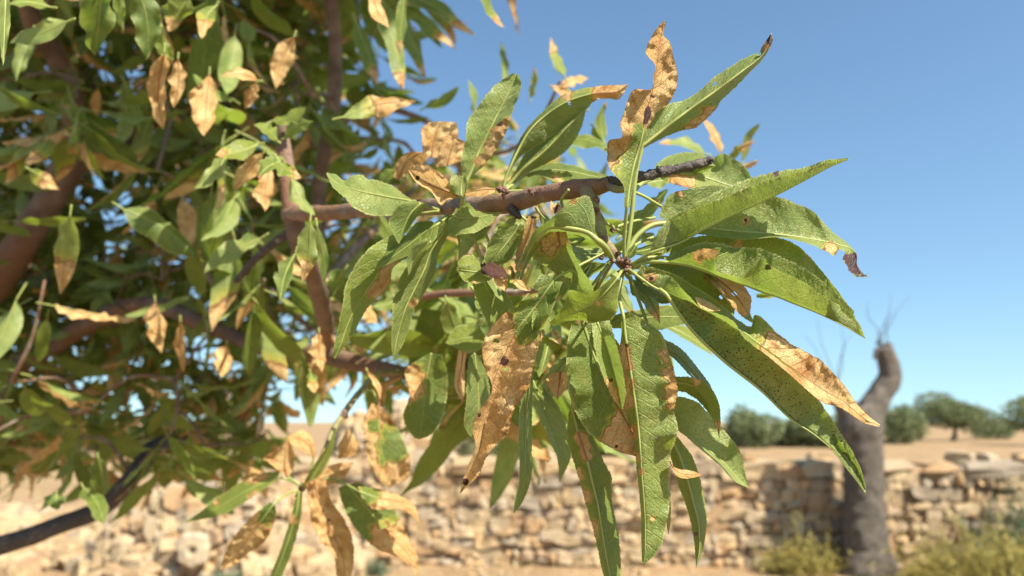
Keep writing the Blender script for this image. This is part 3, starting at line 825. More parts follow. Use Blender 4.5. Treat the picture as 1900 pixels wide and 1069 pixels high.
LEAF_N = [0]
def leaf(rows, d0, d1=None, W=1.25, face='up', dry=0.0, dryb=(), fresh=(), darkb=(), speck=0.0, tint=None, pet=None, pd=None,
         holes=(), sl=None, sr=None, parent=None, wav=0.10, ser=1.0, rib=1.0, n=None, nj=9, mid=0.0, label=None, bulge=0.10, mat=None, name="leaf"):
    """rows: (mx,my, lx,ly, rx,ry) stations from base to tip in photo pixels; the half of the blade
    that is foreshortened gets the missing width as depth (sl / sr: +1 away, -1 towards)."""
    LEAF_N[0] += 1
    sd_ = LEAF_N[0] * 1.37
    d1 = d0 if d1 is None else d1
    rows = [r if len(r) == 6 else (r[0], r[1], r[0] - .4, r[1], r[0] + .4, r[1]) for r in rows]
    rows = np.array(rows, float)
    Lpx = np.linalg.norm(np.diff(rows[:, :2], axis=0), axis=1).sum()
    n = n or int(np.clip(Lpx / 2.6, 18, 170))
    C = catmull(rows, n)
    t = np.linspace(0, 1, n)
    m, E = C[:, 0:2], [C[:, 2:4], C[:, 4:6]]
    rag = np.array([mn.noise(Vector((sd_, q * Lpx / 45.0, 0))) for q in t])
    dm = d0 + (d1 - d0) * t + mid * np.sin(math.pi * t) + 0.0012 * rag
    w_ = prof_w(t) * W / 100.0
    cols_px, cols_d, cols_s, cols_w = [], [], [], []
    for side, sg in ((0, sl), (1, sr)):
        e = E[side]
        if sg is None:
            mo = (e - m).mean(axis=0)
            sg = 1 if mo[0] * .55 - mo[1] * .8 > 0 else -1
        off = e - m
        p = np.linalg.norm(off, axis=1)
        pm = p * dm / F
        wt = np.maximum(w_ * 0.9, pm)
        dz = sg * np.minimum(np.sqrt(np.maximum(wt ** 2 - pm ** 2, 0)), 0.011)
        k_ = np.ones(9) / 9
        dz = np.convolve(np.pad(dz, 4, mode='edge'), k_, 'valid')
        # teeth
        per = 7.5
        saw = (t * Lpx / per + side * .4) % 1.0
        tooth = (saw - .3) * 1.5 * ser * np.clip(np.minimum(t, 1 - t) * 10, 0, 1) * np.clip(p / 12, 0, 1)
        jag = np.array([mn.noise(Vector((sd_ + side * 9, q * Lpx / 11.0, 5))) for q in t]) * 1.6 * ser
        unit = off / (p[:, None] + 1e-6)
        wave = np.array([mn.noise(Vector((sd_ + side * 5 + 40, q * Lpx / 34.0, 1))) for q in t]) * wav / 100 * 1.6
        ss = np.linspace(0, 1, nj)[1:] ** 0.92
        for s in ss:
            q = m + off * s + unit * ((tooth + jag * np.clip(p / 15, 0, 1)) * max(0, (s - .8) / .2))[:, None]
            dd = dm + dz * s ** 1.15 + sg * bulge * pm * np.sin(math.pi * s) * .6 + wave * s ** 2
            cols_px.append(q); cols_d.append(dd)
            cols_s.append(np.full(n, s if side else -s)); cols_w.append(np.sqrt(pm ** 2 + dz ** 2) * 100)
    k = nj - 1
    order = list(range(k - 1, -1, -1)) + ['m'] + list(range(k, 2 * k))
    px = np.stack([m if o == 'm' else cols_px[o] for o in order], 1)
    dd = np.stack([dm if o == 'm' else cols_d[o] for o in order], 1)
    sv = np.stack([np.zeros(n) if o == 'm' else cols_s[o] for o in order], 1)
    wv = np.stack([np.zeros(n) if o == 'm' else cols_w[o] for o in order], 1)
    nc = px.shape[1]
    # masks
    wx = np.array([[mn.noise(Vector((a_[0] / 13.0, a_[1] / 13.0, sd_))) for a_ in row] for row in px])
    wy = np.array([[mn.noise(Vector((a_[0] / 13.0, a_[1] / 13.0, sd_ + 50))) for a_ in row] for row in px])
    def blobs(lst):
        a = np.zeros(px.shape[:2])
        prev = None
        for b in lst:
            bx, by, br = b[:3]
            X_, Y_ = px[..., 0] + wx * min(br, 16) * .9, px[..., 1] + wy * min(br, 16) * .9
            ax, ay, ar = bx, by, br
            if prev is not None and prev[3:] == b[3:] and math.hypot(prev[0] - bx, prev[1] - by) < 3.4 * max(br, prev[2]):
                ax, ay, ar = prev[:3]                     # neighbouring patches run together
            vx_, vy_ = bx - ax, by - ay
            u_ = np.clip(((X_ - ax) * vx_ + (Y_ - ay) * vy_) / (vx_ * vx_ + vy_ * vy_ + 1e-6), 0, 1)
            f_ = np.clip(1.5 - np.hypot(X_ - ax - vx_ * u_, Y_ - ay - vy_ * u_) / (ar + (br - ar) * u_), 0, 1)
            if len(b) > 3: f_ = f_ * (sv < 0.02 if b[3] == 'L' else sv > -0.02)
            a = np.maximum(a, f_)
            prev = b
        return a
    dr = np.maximum(np.full(px.shape[:2], float(dry)), blobs(dryb))
    dr = dr * (1 - blobs(fresh))
    dk = blobs([(b[0], b[1], b[2] * .75) + tuple(b[3:]) for b in darkb])
    mask = np.stack([dr, dk, np.full_like(dr, speck), np.full_like(dr, tint if tint is not None else (math.sin(sd_ * 9.7) * .5 + .5) * .7)], -1)
    pk = np.array([[mn.noise(Vector((a_[0] / 6.5, a_[1] / 6.5, sd_ + 9))) for a_ in row] for row in px])
    sc_ = d0 / .3 * np.clip(np.linalg.norm(rows[:, 4:6] - rows[:, :2], axis=1).max() / 30, .25, 1)
    asv = np.minimum(np.abs(sv) * 3, 1)
    dd = dd + asv * pk * .00038 * sc_ + dr * np.abs(sv) * (wx * .0045 + pk * .0007) * sc_ * .8
    V = P(px[..., 0], px[..., 1], dd)
    mid3 = V[:, k]
    cum = np.concatenate([[0], np.cumsum(np.linalg.norm(np.diff(mid3, axis=0), axis=1))]) * 100
    uv = np.stack([np.repeat(cum[:, None], nc, 1), sv * wv], -1)
    idx = np.arange(n * nc).reshape(n, nc)
    q = np.stack([idx[:-1, :-1], idx[:-1, 1:], idx[1:, 1:], idx[1:, :-1]], -1)
    # winding: make the R half show the requested side
    offR = (E[1] - m); dmv = np.gradient(m, axis=0)
    cr = (dmv[:, 0] * offR[:, 1] - dmv[:, 1] * offR[:, 0]).sum()      # y down
    front = cr > 0
    if front ^ (face == 'up'): q = q[..., ::-1]
    keep = np.ones(q.shape[:2], bool)
    if len(holes):
        cc = (px[:-1, :-1] + px[1:, 1:]) / 2
        for h in holes:
            inside = np.hypot(cc[..., 0] - h[0], cc[..., 1] - h[1]) < h[2]
            if len(h) > 3: inside &= (sv[:-1, :-1] < -.01) if h[3] == 'L' else (sv[:-1, :-1] >= 0)
            keep &= ~inside
    fc = q[keep].tolist()
    Rm = [np.abs(sv).ravel()]; Vl = [V.reshape(-1, 3)]; U = [uv.reshape(-1, 2)]; Mk = [mask.reshape(-1, 4)]; mi = [0] * len(fc)
    if rib:
        # stalk + midrib as one tapering tube
        r_m = 0.00056 * rib * (1 - t * .8) * (d0 / .3) ** .3
        path, rad = mid3, r_m
        rm = mask[:, k]
        if pet is not None:
            pp = np.array(pet, float)
            npet = max(8, int(np.linalg.norm(np.diff(pp, axis=0), axis=1).sum() / 6))
            c2 = catmull(pp, npet + 1)[:-1]
            pdv = np.linspace(pd if pd is not None else d0, d0, npet + 1)[:-1]
            path = np.concatenate([P(c2[:, 0], c2[:, 1], pdv), mid3])
            rad = np.concatenate([np.full(npet, 0.00066 * rib * (d0 / .3) ** .3), r_m])
            rm = np.concatenate([np.repeat(rm[:1] * [.3, .3, 1, 1], npet, 0), rm])
        tv, tf, tu = tube_geo(path, rad, 6)
        o = n * nc
        fc += [[i + o for i in f_] for f_ in tf]
        Rm.append(np.zeros(len(tv))); Vl.append(tv); U.append(tu); Mk.append(np.repeat(rm, 6, 0)); mi += [1] * len(tf)
    o = meshobj(name, np.concatenate(Vl), fc, [mat or M_LEAF, M_RIB], parent or SH, uv=np.concatenate(U), mask=np.concatenate(Mk), midx=mi, rim=np.concatenate(Rm))
    if label: o['label'] = label
    return o

ND = .293                            # depth of the node the main cluster grows from
# 1 tall tan twisted leaf
leaf([(1163,385,1158,385,1169,385),(1167,350,1157,346,1174,350),(1175,310,1132,314,1184,305),(1183,282,1127,287,1191,278),(1189,262,1134,259,1196,258),(1191,254,1150,257,1199,247),(1196,228,1151,228,1212,224),(1202,199,1162,197,1236,197),(1208,178,1176,166,1250,178),(1212,162,1206,167,1256,156),(1217,137,1212,142,1255,128),(1219,115,1214,118,1250,108),(1221,102,1199,101,1246,90),(1224,80,1205,77,1241,75),(1228,62,1217,55,1231,66),(1233,38,1232,39,1236,42)],
     .285, .29, dry=1, fresh=[(1168,335,40),(1172,370,45),(1188,240,11),(1184,262,10)], darkb=[(1203,205,9),(1198,225,8),(1210,180,5)], pet=[(1158,490),(1158,450),(1161,410),(1163,385)], pd=ND, wav=.35, label="tall tan twisted leaf standing above the dead twig")
# 2 pale underside leaf to the upper right
leaf([(1192,271,1191,262,1195,275),(1216,252,1212,216,1222,260),(1240,233,1240,194,1262,243),(1265,214,1268,187,1292,236),(1291,195,1300,167,1327,204),(1318,176,1322,146,1338,187),(1343,158,1346,130,1362,164),(1384,127,1385,107,1391,134),(1402,114,1404,100,1408,118),(1413,104,1411,103,1418,106),(1420,93,1411,95,1425,95),(1428,76,1420,78,1434,74),(1431,62,1430,63,1432,63)],
     .295, .30, face='under', dryb=[(1282,240,14,'R'),(1305,222,16,'R'),(1328,205,10,'R'),(1424,84,12)], darkb=[(1426,72,14),(1277,202,4)], pet=[(1160,488),(1172,400),(1182,310),(1192,271)], pd=ND, holes=[(1327,155,4)], sl=1, sr=1, rib=1.3, bulge=.3)
# 3 serrated boat-shaped leaf
leaf([(1207,469,1212,456,1207,458),(1225,463,1234,416,1222,428),(1262,450,1268,392,1255,405),(1303,427,1306,369,1296,384),(1349,404,1352,346,1342,367),(1413,375,1398,330,1392,347),(1462,351,1442,319,1440,331),(1506,328,1495,311,1493,318),(1544,308,1532,298,1532,303),(1574,296,1572,293,1573,295)],
     .288, .288, W=1.5, face='under', tint=.9, pet=[(1170,492),(1188,481),(1207,469)], pd=ND, ser=1.8, darkb=[(1440,322,9,'L')], sl=1, sr=-1, n=150, label="long serrated leaf folded like a boat, pointing right")
# 4 pale leaf with dark curled tip
leaf([(1245,414,1222,402,1250,422),(1280,419,1243,362,1285,432),(1315,424,1303,346,1320,438),(1375,430,1365,350,1378,444),(1448,436,1425,362,1450,441),(1506,444,1480,379,1510,456),(1538,450,1515,398,1537,468),(1552,453,1532,417,1550,472),(1557,455,1545,430,1556,463),(1566,457,1562,443,1567,467),(1580,463,1576,455,1564,481),(1588,475,1589,470,1572,494),(1589,495,1590,490,1577,504),(1600,511,1603,509,1592,514),(1612,512,1612,511,1610,513)],
     .30, .305, W=1.5, face='under', tint=1.0, dryb=[(1383,410,7),(1540,462,16,'R'),(1262,357,10)], darkb=[(1588,485,26),(1604,511,14),(1383,410,5),(1566,474,10)], pet=[(1160,480),(1180,440),(1210,418),(1245,414)], pd=ND, sl=1, sr=-1, rib=1.5, wav=.05)
# 5 large leaf with chewed near half
leaf([(1235,487,1232,479,1240,485),(1262,490,1262,466,1262,478),(1285,495,1285,454,1290,466),(1305,502,1310,450,1318,461),(1318,507,1325,450,1337,463),(1325,510,1340,452,1325,479),(1332,512,1350,455,1327,498),(1350,518,1365,458,1350,508),(1372,526,1385,459,1376,513),(1385,530,1400,460,1393,498),(1400,536,1412,461,1411,477),(1418,543,1430,468,1428,492),(1440,550,1455,480,1452,506),(1475,564,1480,491,1488,522),(1510,578,1514,512,1514,540),(1545,594,1548,542,1542,558),(1570,607,1577,570,1566,576),(1576,610,1584,577,1574,585),(1584,615,1586,590,1583,594),(1594,621,1597,606,1592,608),(1606,628,1605,626,1606,627)],
     .286, .288, W=1.55, face='under', tint=.8, pet=[(1172,494),(1200,487),(1235,487)], pd=ND, ser=1.6, dryb=[(1298,474,15,'R'),(1318,468,14,'R')], darkb=[(1425,497,9,'R')], holes=[(1587,583,4)], sl=1, sr=-1, rib=1.2, n=160, label="large green leaf with a brown-edged bite, lower edge pointing down right")
# 6 leaf behind it
leaf([(1240,478,1250,450,1250,488),(1300,470,1300,438,1310,500),(1370,475,1375,433,1380,520),(1430,490,1440,440,1430,535),(1480,512,1482,458,1480,550),(1530,545,1529,508,1530,572),(1565,572,1563,552,1560,588),(1588,592,1587,588,1586,594)],
     .298, .30, tint=.75, speck=.5, dryb=[(1368,456,10)], wav=.3, sl=1, sr=-1, pet=[(1170,490),(1205,478),(1240,478)], pd=ND)
# 7 leaf with tan outer half
leaf([(1180,510,1190,492,1192,494),(1210,531,1225,500,1228,505),(1250,550,1258,512,1256,524),(1280,566,1285,530,1279,551),(1296,574,1310,545,1298,569),(1330,592,1345,572,1336,584),(1360,608,1372,596,1364,600),(1382,618,1394,606,1378,624),(1400,632,1401,584,1394,638),(1428,654,1453,627,1424,660),(1480,690,1499,655,1478,706),(1530,725,1529,675,1528,748),(1565,745,1564,713,1561,757),(1592,768,1597,758,1588,775),(1612,782,1617,776,1607,786),(1632,790,1633,788,1631,792)],
     .284, .286, W=1.15, face='under', tint=.9, dryb=[(1440,655,40),(1480,680,45),(1530,715,50),(1580,760,40),(1618,785,30),(1208,514,10,'R')], darkb=[(1208,516,6,'R')], pet=[(1163,498),(1180,510)], pd=ND, sl=1, sr=-1, wav=.15, label="leaf with a green base and a tan outer half pointing down right")
# curled scrap on leaf 7
leaf([(1290,552,1288,550,1291,556),(1302,560,1304,554,1298,568),(1318,570,1322,564,1314,577),(1336,576,1337,574,1335,578)], .281, dry=1, rib=0, W=.4, ser=.5)
# 8, 9
leaf([(1200,495,1210,488,1200,505),(1240,515,1260,492,1230,535),(1280,540,1310,503,1262,565),(1315,562,1337,528,1295,590),(1340,580,1363,566,1320,600),(1356,592,1361,588,1350,600)], .296, tint=.4, holes=[(1337,551,4)], pet=[(1164,498),(1200,495)], pd=ND, wav=.25)
leaf([(1310,505,1320,508,1305,515),(1340,525,1362,518,1330,535),(1362,545,1384,535,1346,556),(1375,562,1394,558,1362,572),(1384,576,1392,578,1374,585),(1397,598,1399,597,1395,599)], .303, dry=1, holes=[(1363,545,4)], wav=.3, fresh=[(1390,590,9)])
# 10 long speckled leaf
leaf([(1236,546,1246,546,1247,549),(1274,601,1304,573,1302,584),(1342,669,1382,622,1374,633),(1411,724,1453,670,1442,685),(1473,782,1503,720,1489,740),(1510,806,1531,760,1514,768),(1541,832,1560,804,1543,800),(1575,874,1585,845,1571,838),(1594,898,1599,875,1591,869),(1606,916,1607,905,1606,905)],
     .282, .284, W=1.3, face='up', tint=.25, speck=1.0, pet=[(1162,500),(1200,520),(1236,546)], pd=ND, rib=1.3, ser=1.2, sl=1, sr=1, n=160, bulge=.35, dryb=[(1541,836,3)], label="long grey-green leaf covered in black specks, pointing down right")
# 11, 12 behind
leaf([(1130,600,1142,584,1136,609),(1180,592,1185,575,1185,611),(1230,588,1236,567,1228,611),(1268,588,1271,574,1268,601),(1310,582,1308,580,1308,586)], .335, tint=0, n=60)
leaf([(1225,600,1232,598,1230,606),(1262,616,1272,606,1258,622),(1298,638,1304,630,1292,642),(1325,662)], .42, tint=1, n=40)
# 13 hanging leaf, right of centre
leaf([(1157,590,1153,592,1168,579),(1160,620,1152,630,1222,613),(1164,650,1146,660,1238,648),(1170,690,1151,700,1251,690),(1176,730,1156,745,1257,728),(1181,765,1166,785,1251,760),(1185,800,1172,815,1257,800),(1188,835,1179,845,1246,838),(1190,870,1182,880,1242,870),(1194,920,1187,925,1243,925),(1197,970,1190,970,1236,972),(1197,1010,1190,1010,1226,1013),(1196,1035,1191,1040,1208,1037),(1193,1047,1192,1046,1195,1047)],
     .285, .283, W=1.45, tint=.65, speck=.5, dryb=[(1234,658,14),(1245,688,14,'R'),(1252,718,13,'R'),(1246,748,13,'R'),(1148,650,18,'L'),(1154,700,16,'L'),(1162,750,14,'L'),(1176,800,12,'L'),(1182,850,10,'L'),(1190,876,7),(1212,962,6)], darkb=[(1164,640,6,'L')], pet=[(1156,505),(1149,545),(1157,590)], pd=ND, holes=[(1224,671,4)], sl=1, sr=1, wav=.35, rib=1.1, label="long hanging green leaf with a tan patch on its right edge")
leaf([(1243,856,1241,857,1245,854),(1253,873,1250,867,1252,880),(1270,880,1276,872,1268,888),(1286,881,1289,875,1284,887),(1302,882,1302,881,1301,883)], .286, dry=1, W=.5, ser=.4, rib=.6)
# 15 wide hanging leaf, tan at the tip
leaf([(1082,600,1060,601,1110,598),(1095,640,1052,645,1150,640),(1110,680,1052,695,1160,680),(1127,715,1057,735,1170,715),(1142,747,1072,772,1183,745),(1158,775,1092,803,1194,775),(1172,800,1118,822,1192,806),(1180,822,1150,838,1179,820),(1186,846,1180,847,1189,840)],
     .295, .293, W=1.7, tint=.3, dryb=[(1168,788,32),(1130,826,22),(1150,820,24),(1182,830,20),(1160,760,18,'R')], darkb=[(1143,829,5)], pet=[(1130,490),(1095,540),(1082,600)], pd=.295, sl=-1, sr=1, wav=.25, rib=1.1)
# 16 narrow folded leaf in front of 15
leaf([(1108,598,1098,600,1131,594),(1124,640,1104,650,1143,640),(1133,672,1113,680,1153,678),(1142,705,1123,708,1160,715),(1150,740,1137,738,1159,742),(1154,760,1151,759,1156,758)], .280, W=1.1, face='under', tint=.5, dryb=[(1128,715,13,'L'),(1138,738,13,'L')], darkb=[(1132,705,6,'L')], sl=-1, sr=-1, ser=1.3)
# 17 light leaf at the centre
leaf([(1145,516,1139,510,1149,520),(1128,536,1117,531,1147,545),(1112,552,1098,543,1147,572),(1094,566,1073,541,1136,590),(1075,576,1056,539,1112,602),(1055,584,1050,560,1088,595),(1040,592,1038,580,1060,595),(1022,602,1020,598,1027,605)],
     .276, W=1.5, tint=1, dryb=[(1111,565,7)], pet=[(1155,500),(1145,516)], pd=ND, sl=-1, sr=1, wav=.3)
# 18 arching leaf
leaf([(1108,446,1104,430,1106,450),(1094,434,1103,396,1092,444),(1075,427,1091,365,1072,438),(1058,424,1063,370,1052,434),(1040,422,1038,392,1034,432),(1020,423,1022,406,1014,436),(1000,436,995,426,1006,448),(985,458,978,455,992,468),(975,480,967,478,981,487),(966,505,958,502,971,509),(958,536,952,538,966,537)],
     .279, .283, W=1.3, face='under', tint=.8, pet=[(1136,480),(1122,458),(1108,446)], pd=ND, sl=-1, sr=1, rib=1.9, ser=1.5, dryb=[(1064,372,7)])
# 19 dark leaf with bright tan patch
leaf([(1035,430,1018,430,1050,430),(1040,455,995,458,1060,458),(1048,475,988,478,1068,478),(1058,495,1008,492,1077,495),(1068,515,1036,512,1088,514),(1078,537,1056,538,1101,538),(1084,552,1066,560,1098,550)], .287, W=1.5, face='under', tint=.1, dryb=[(1018,452,22),(1046,442,16)], holes=[(1034,480,3)], sl=1, sr=-1)
# 20 big twisted leaf, green then orange
leaf([(1032,515,1005,508,1042,520),(1008,548,975,550,1036,545),(985,580,946,573,1022,580),(962,608,918,600,1005,615),(945,640,898,632,999,645),(932,668,896,662,993,665),(922,690,903,690,987,690),(915,712,911,708,981,718),(911,735,912,728,966,742),(904,760,893,757,952,762),(898,785,878,783,946,790),(894,810,879,808,939,808),(890,832,882,830,915,832),(880,855,872,856,900,853),(870,880,862,880,889,880),(854,916,853,915,856,914)],
     .281, .278, W=1.7, tint=.2, dry=1, fresh=[(1018,530,60),(985,572,42),(978,612,24),(968,630,12)], darkb=[(938,668,8),(932,680,5),(888,770,5),(862,895,9)], holes=[(922,633,4.5),(940,686,4),(990,546,9)], pet=[(1120,470),(1080,490),(1032,515)], pd=.29, sl=-1, sr=-1, wav=.55, rib=.8, label="big twisted leaf, dark green at the top and dried orange below")
leaf([(1016,585,1013,581,1018,590),(1004,592,990,578,1009,600),(998,606,987,604,1003,611),(992,628,991,628,993,627)], .277, face='under', W=.5, tint=1)
leaf([(895,516,876,526,915,513),(908,548,884,552,941,545),(920,578,896,582,952,574),(926,604,907,609,946,606),(925,645,922,645,930,645)], .32, tint=.7, speck=.4, parent=HB)
leaf([(962,416,948,415,973,417),(955,430,925,426,974,432),(944,446,911,443,969,452),(930,464,903,462,959,470),(918,480,899,481,938,488),(908,493,902,492,915,494)], .284, tint=.6, bulge=-.5, wav=.4, speck=.5)
leaf([(910,511,900,500,914,517),(892,506,886,484,900,523),(876,504,877,473,880,526),(862,502,859,476,862,522),(851,500,849,488,853,511)], .286, tint=.9, bulge=-.6, wav=.2, darkb=[(870,496,3)], dryb=[(880,524,5)])
leaf([(990,400,980,401,998,404),(985,425,974,425,993,428),(978,450,967,448,985,453),(968,480,956,478,975,483),(961,503,955,502,968,504)], .278, dry=1, darkb=[(990,402,10),(975,470,6)], W=1.2, sl=1, sr=1, rib=0, wav=.3, ser=2)
leaf([(940,512,938,503,942,521),(925,503,922,490,930,516),(910,501,907,487,910,513),(892,498,891,490,893,506)], .277, dry=1, darkb=[(905,498,30),(935,510,20)], W=1.0, wav=.6, rib=0, ser=3)
leaf([(925,508,915,510,936,512),(929,520,917,522,941,522),(933,532,924,532,941,534),(938,541)], .276, dry=1, W=.7, wav=.4, rib=0)
leaf([(1028,378,1022,372,1036,376),(1030,388,1021,388,1041,386),(1026,398,1021,400,1034,396)], .30, dry=1, darkb=[(1034,390,10)], W=.6, rib=0, wav=.5)
# small buds of new leaf at the node
leaf([(1180,455,1177,452,1183,458),(1172,468,1165,466,1178,474),(1165,482)], .288, tint=.5, W=.4)
leaf([(1082,520,1076,516,1090,518),(1090,505,1083,500,1096,508),(1098,490)], .289, W=.5, tint=.5)
# --- leaves left of centre on the branch
leaf([(772,376,768,373,766,381),(750,371,748,360,744,386),(725,367,728,345,725,399),(700,362,700,335,692,400),(680,358,682,332,668,392),(668,355,671,325,655,384),(652,351,652,327,643,371),(640,348,641,335,632,360),(622,338,624,325,617,346),(606,322,607,320,606,324)], .35, face='under', tint=.9, speck=.2, pet=[(820,392),(795,384),(772,376)], pd=.385, parent=HB, rib=1.2, sl=1, sr=-1)
leaf([(838,398,852,383,826,420),(850,404,865,374,836,436),(870,405,880,389,858,434),(895,402,900,393,882,431),(915,398,916,394,908,416),(932,393)], .335, face='under', tint=.2, parent=HB, sl=1, sr=-1)
leaf([(765,445,740,430,775,455),(740,462,705,448,760,475),(712,490,676,470,742,486),(694,518,652,506,728,500),(676,545,639,540,718,535),(664,562,636,566,688,565),(652,586,630,592,672,587),(642,610,624,622,658,614),(632,640,620,645,640,641),(620,666,617,664,623,665)], .34, .33, W=1.5, tint=.75, dryb=[(728,498,18,'R'),(715,520,18,'R'),(700,545,16,'R'),(655,625,5)], pet=[(830,400),(795,425),(765,445)], pd=.37, parent=HB, sl=-1, sr=1, speck=.35, label="long hanging leaf with a tan stripe, left of centre")
leaf([(812,416,800,410,815,421),(790,430,775,412,806,446),(765,450,757,432,775,465),(735,472,728,458,745,479),(712,488,709,475,718,491),(697,500)], .33, tint=.5, parent=HB, pet=[(840,398),(812,416)], pd=.37)
leaf([(842,400,832,400,848,405),(820,435,808,428,830,440),(800,465,776,470,813,472),(787,500,748,505,809,502),(770,535,731,545,793,535),(754,568,728,585,769,576),(742,605,727,620,758,612),(734,640,727,645,744,645),(730,668,729,667,731,668)], .338, .328, W=1.4, tint=.45, speck=.4, dryb=[(770,565,9,'R')], pet=[(850,385),(842,400)], pd=.37, parent=HB, sl=-1, sr=1)
leaf([(780,378,770,370,792,376),(762,396,740,383,782,394),(752,415,723,408,765,414),(745,433,727,428,752,432),(740,453)], .325, face='under', tint=.9, parent=HB, sl=-1)
leaf([(800,448,790,442,802,454),(775,468,762,464,785,472),(765,485,756,482,773,486),(758,511)], .315, face='under', tint=.8, parent=HB)
leaf([(866,335,860,330,868,333),(874,318,856,312,886,318),(884,292,857,290,908,295),(896,265,864,262,928,266),(910,238,868,225,941,241),(924,210,882,205,951,207),(938,182,906,172,962,179),(950,155,930,150,966,153),(957,137,951,136,962,139)], .345, .35, W=1.5, face='under', tint=.9, dryb=[(925,275,28,'R'),(905,300,22,'R'),(938,240,16,'R')], darkb=[(930,230,8)], pet=[(848,440),(856,385),(866,335)], pd=.36, parent=HB, rib=1.3, wav=.25, sl=-1, sr=1)
leaf([(936,335,934,335,938,336),(958,285,954,283,966,290),(985,240,974,243,1010,262),(1015,212,1004,210,1050,232),(1050,190,1044,176,1086,206),(1090,176,1080,165,1107,185),(1120,172,1118,159,1132,183),(1145,170,1143,158,1150,183),(1165,157)], .34, .35, W=1.4, face='under', tint=.6, dryb=[(1050,175,16,'L'),(1130,170,34),(1155,165,20)], pet=[(934,352),(936,335)], pd=.34, parent=HB, sl=1, sr=1, rib=1.1, holes=[(1056,192,3)])
leaf([(942,345,940,344,944,347),(972,312,964,304,984,318),(1005,285,985,260,1024,298),(1035,255,1010,232,1058,272),(1056,232,1036,212,1076,242),(1088,200)], .352, W=1.4, face='under', tint=.95, pet=[(936,354),(942,345)], pd=.345, parent=HB, rib=1.5)
leaf([(975,325,980,321,980,329),(1000,318,1000,311,1000,325),(1030,316,1028,302,1033,338),(1065,320,1063,307,1070,337),(1100,327,1098,318,1100,336),(1147,331)], .37, tint=.1, dryb=[(1038,334,10)], parent=HB, pet=[(938,352),(975,325)], pd=.345)
leaf([(852,364,853,361,850,368),(835,358,838,346,831,370),(815,350,819,322,818,381),(795,342,795,308,800,356),(775,330,775,306,775,341),(759,314,762,309,758,318)], .335, dry=1, W=1.2, sl=-1, sr=-1, parent=HB, darkb=[(775,330,5)])
leaf([(855,364,833,358,859,365),(856,345,835,340,864,346),(858,326,839,324,866,327)], .33, face='under', tint=.8, parent=HB, W=.8)
leaf([(800,292,786,285,830,294),(805,262,783,260,846,262),(812,240,783,238,850,244),(820,225,795,227,846,227)], .42, dry=.9, parent=HB, wav=.4, W=1.2)
leaf([(830,308,808,311,857,298),(835,285,815,280,862,280),(840,268,822,262,865,266),(838,253,826,252,848,255)], .40, dry=.9, parent=HB, wav=.4, W=1.2)
leaf([(738,335,730,328,746,330),(755,300,741,295,777,308),(778,284,766,281,790,299),(798,286)], .43, dry=.9, parent=HB, wav=.3, W=1.2)
leaf([(919,352,915,349,918,357),(900,352,898,348,902,363),(880,355,878,355,880,365),(860,360)], .33, dry=.9, parent=HB, W=.7)
# --- behind the dead twig
leaf([(1213,318,1217,305,1218,324),(1245,308,1243,289,1250,327),(1275,306,1275,283,1280,324),(1300,305,1302,286,1305,320),(1328,308)], .35, face='under', tint=.9, sl=1, sr=1)
leaf([(1222,326,1225,320,1228,333),(1270,322,1275,303,1262,345),(1315,332,1322,292,1292,352),(1358,346,1352,289,1332,362),(1385,352,1386,315,1380,362),(1402,345)], .355, face='under', tint=1, W=1.6, dryb=[(1265,340,22,'R')], rib=1.6, pet=[(1165,372),(1190,340),(1222,326)], pd=.30)
# --- hanging leaves below
leaf([(1062,760,1055,765,1075,768),(1075,810,1053,815,1096,800),(1088,850,1066,862,1120,855),(1098,890,1078,900,1134,885),(1108,930,1088,940,1136,930),(1117,985,1102,988,1147,985),(1130,1060,1118,1060,1152,1055),(1140,1110,1130,1110,1152,1105),(1145,1150)], .30, .292, W=1.3, tint=.6, dryb=[(1080,812,12),(1088,842,12),(1086,920,14,'L'),(1100,980,14,'L'),(1075,880,10,'L')], speck=.3, sl=1, sr=1, pet=[(1130,490),(1075,640),(1062,760)], pd=.31)
leaf([(1245,812,1238,820,1256,810),(1262,850,1245,850,1286,850),(1275,890,1255,890,1299,890),(1286,930,1272,935,1307,930),(1297,980,1284,980,1311,975),(1298,1015,1289,1015,1306,1012),(1292,1053)], .305, .30, tint=.8, darkb=[(1290,992,6)], speck=.2, sl=1, sr=1, W=1.2, pet=[(1165,500),(1230,700),(1245,812)], pd=.31)
leaf([(1246,768,1250,733,1242,790),(1275,799,1292,745,1268,806),(1305,827,1326,780,1299,833),(1340,857,1354,812,1335,863),(1370,889,1377,850,1365,894),(1389,906)], .322, face='under', tint=.5, W=1.5, speck=.6, sl=1, sr=-1, rib=1.3)
leaf([(1228,638,1233,629,1230,650),(1262,664,1267,650,1255,670),(1288,690,1294,682,1281,698),(1310,722,1317,714,1303,728),(1328,755,1334,750,1322,760),(1337,795)], .312, tint=.1, W=1.1)
leaf([(1244,708,1248,699,1246,722),(1275,712,1278,700,1270,728),(1300,722,1307,709,1291,740),(1318,745,1329,736,1307,757),(1330,775,1337,770,1322,777),(1335,813)], .30, tint=1, W=1.1, dryb=[(1333,800,16),(1290,704,8,'L')], sl=-1, sr=1)
leaf([(985,690,980,690,990,690),(976,760,965,760,987,762),(974,830,963,830,987,832),(972,890,963,890,985,892),(960,930,955,930,968,934),(953,953)], .31, tint=0, W=1.2)
leaf([(988,706,984,712,1000,706),(1012,765,1000,770,1042,765),(1030,810,1018,815,1055,812),(1042,850,1034,850,1058,850),(1038,895)], .34, tint=.5, W=1.3)
leaf([(1040,690,1024,692,1055,692),(1038,708,1010,708,1055,710),(1036,722,1020,722,1048,724),(1034,742)], .33, dry=.9, W=1.1)
leaf([(905,615,896,604,902,626),(880,625,870,603,890,648),(850,630,845,607,862,653),(826,636)], .42, tint=.7, W=1.3, parent=HB)
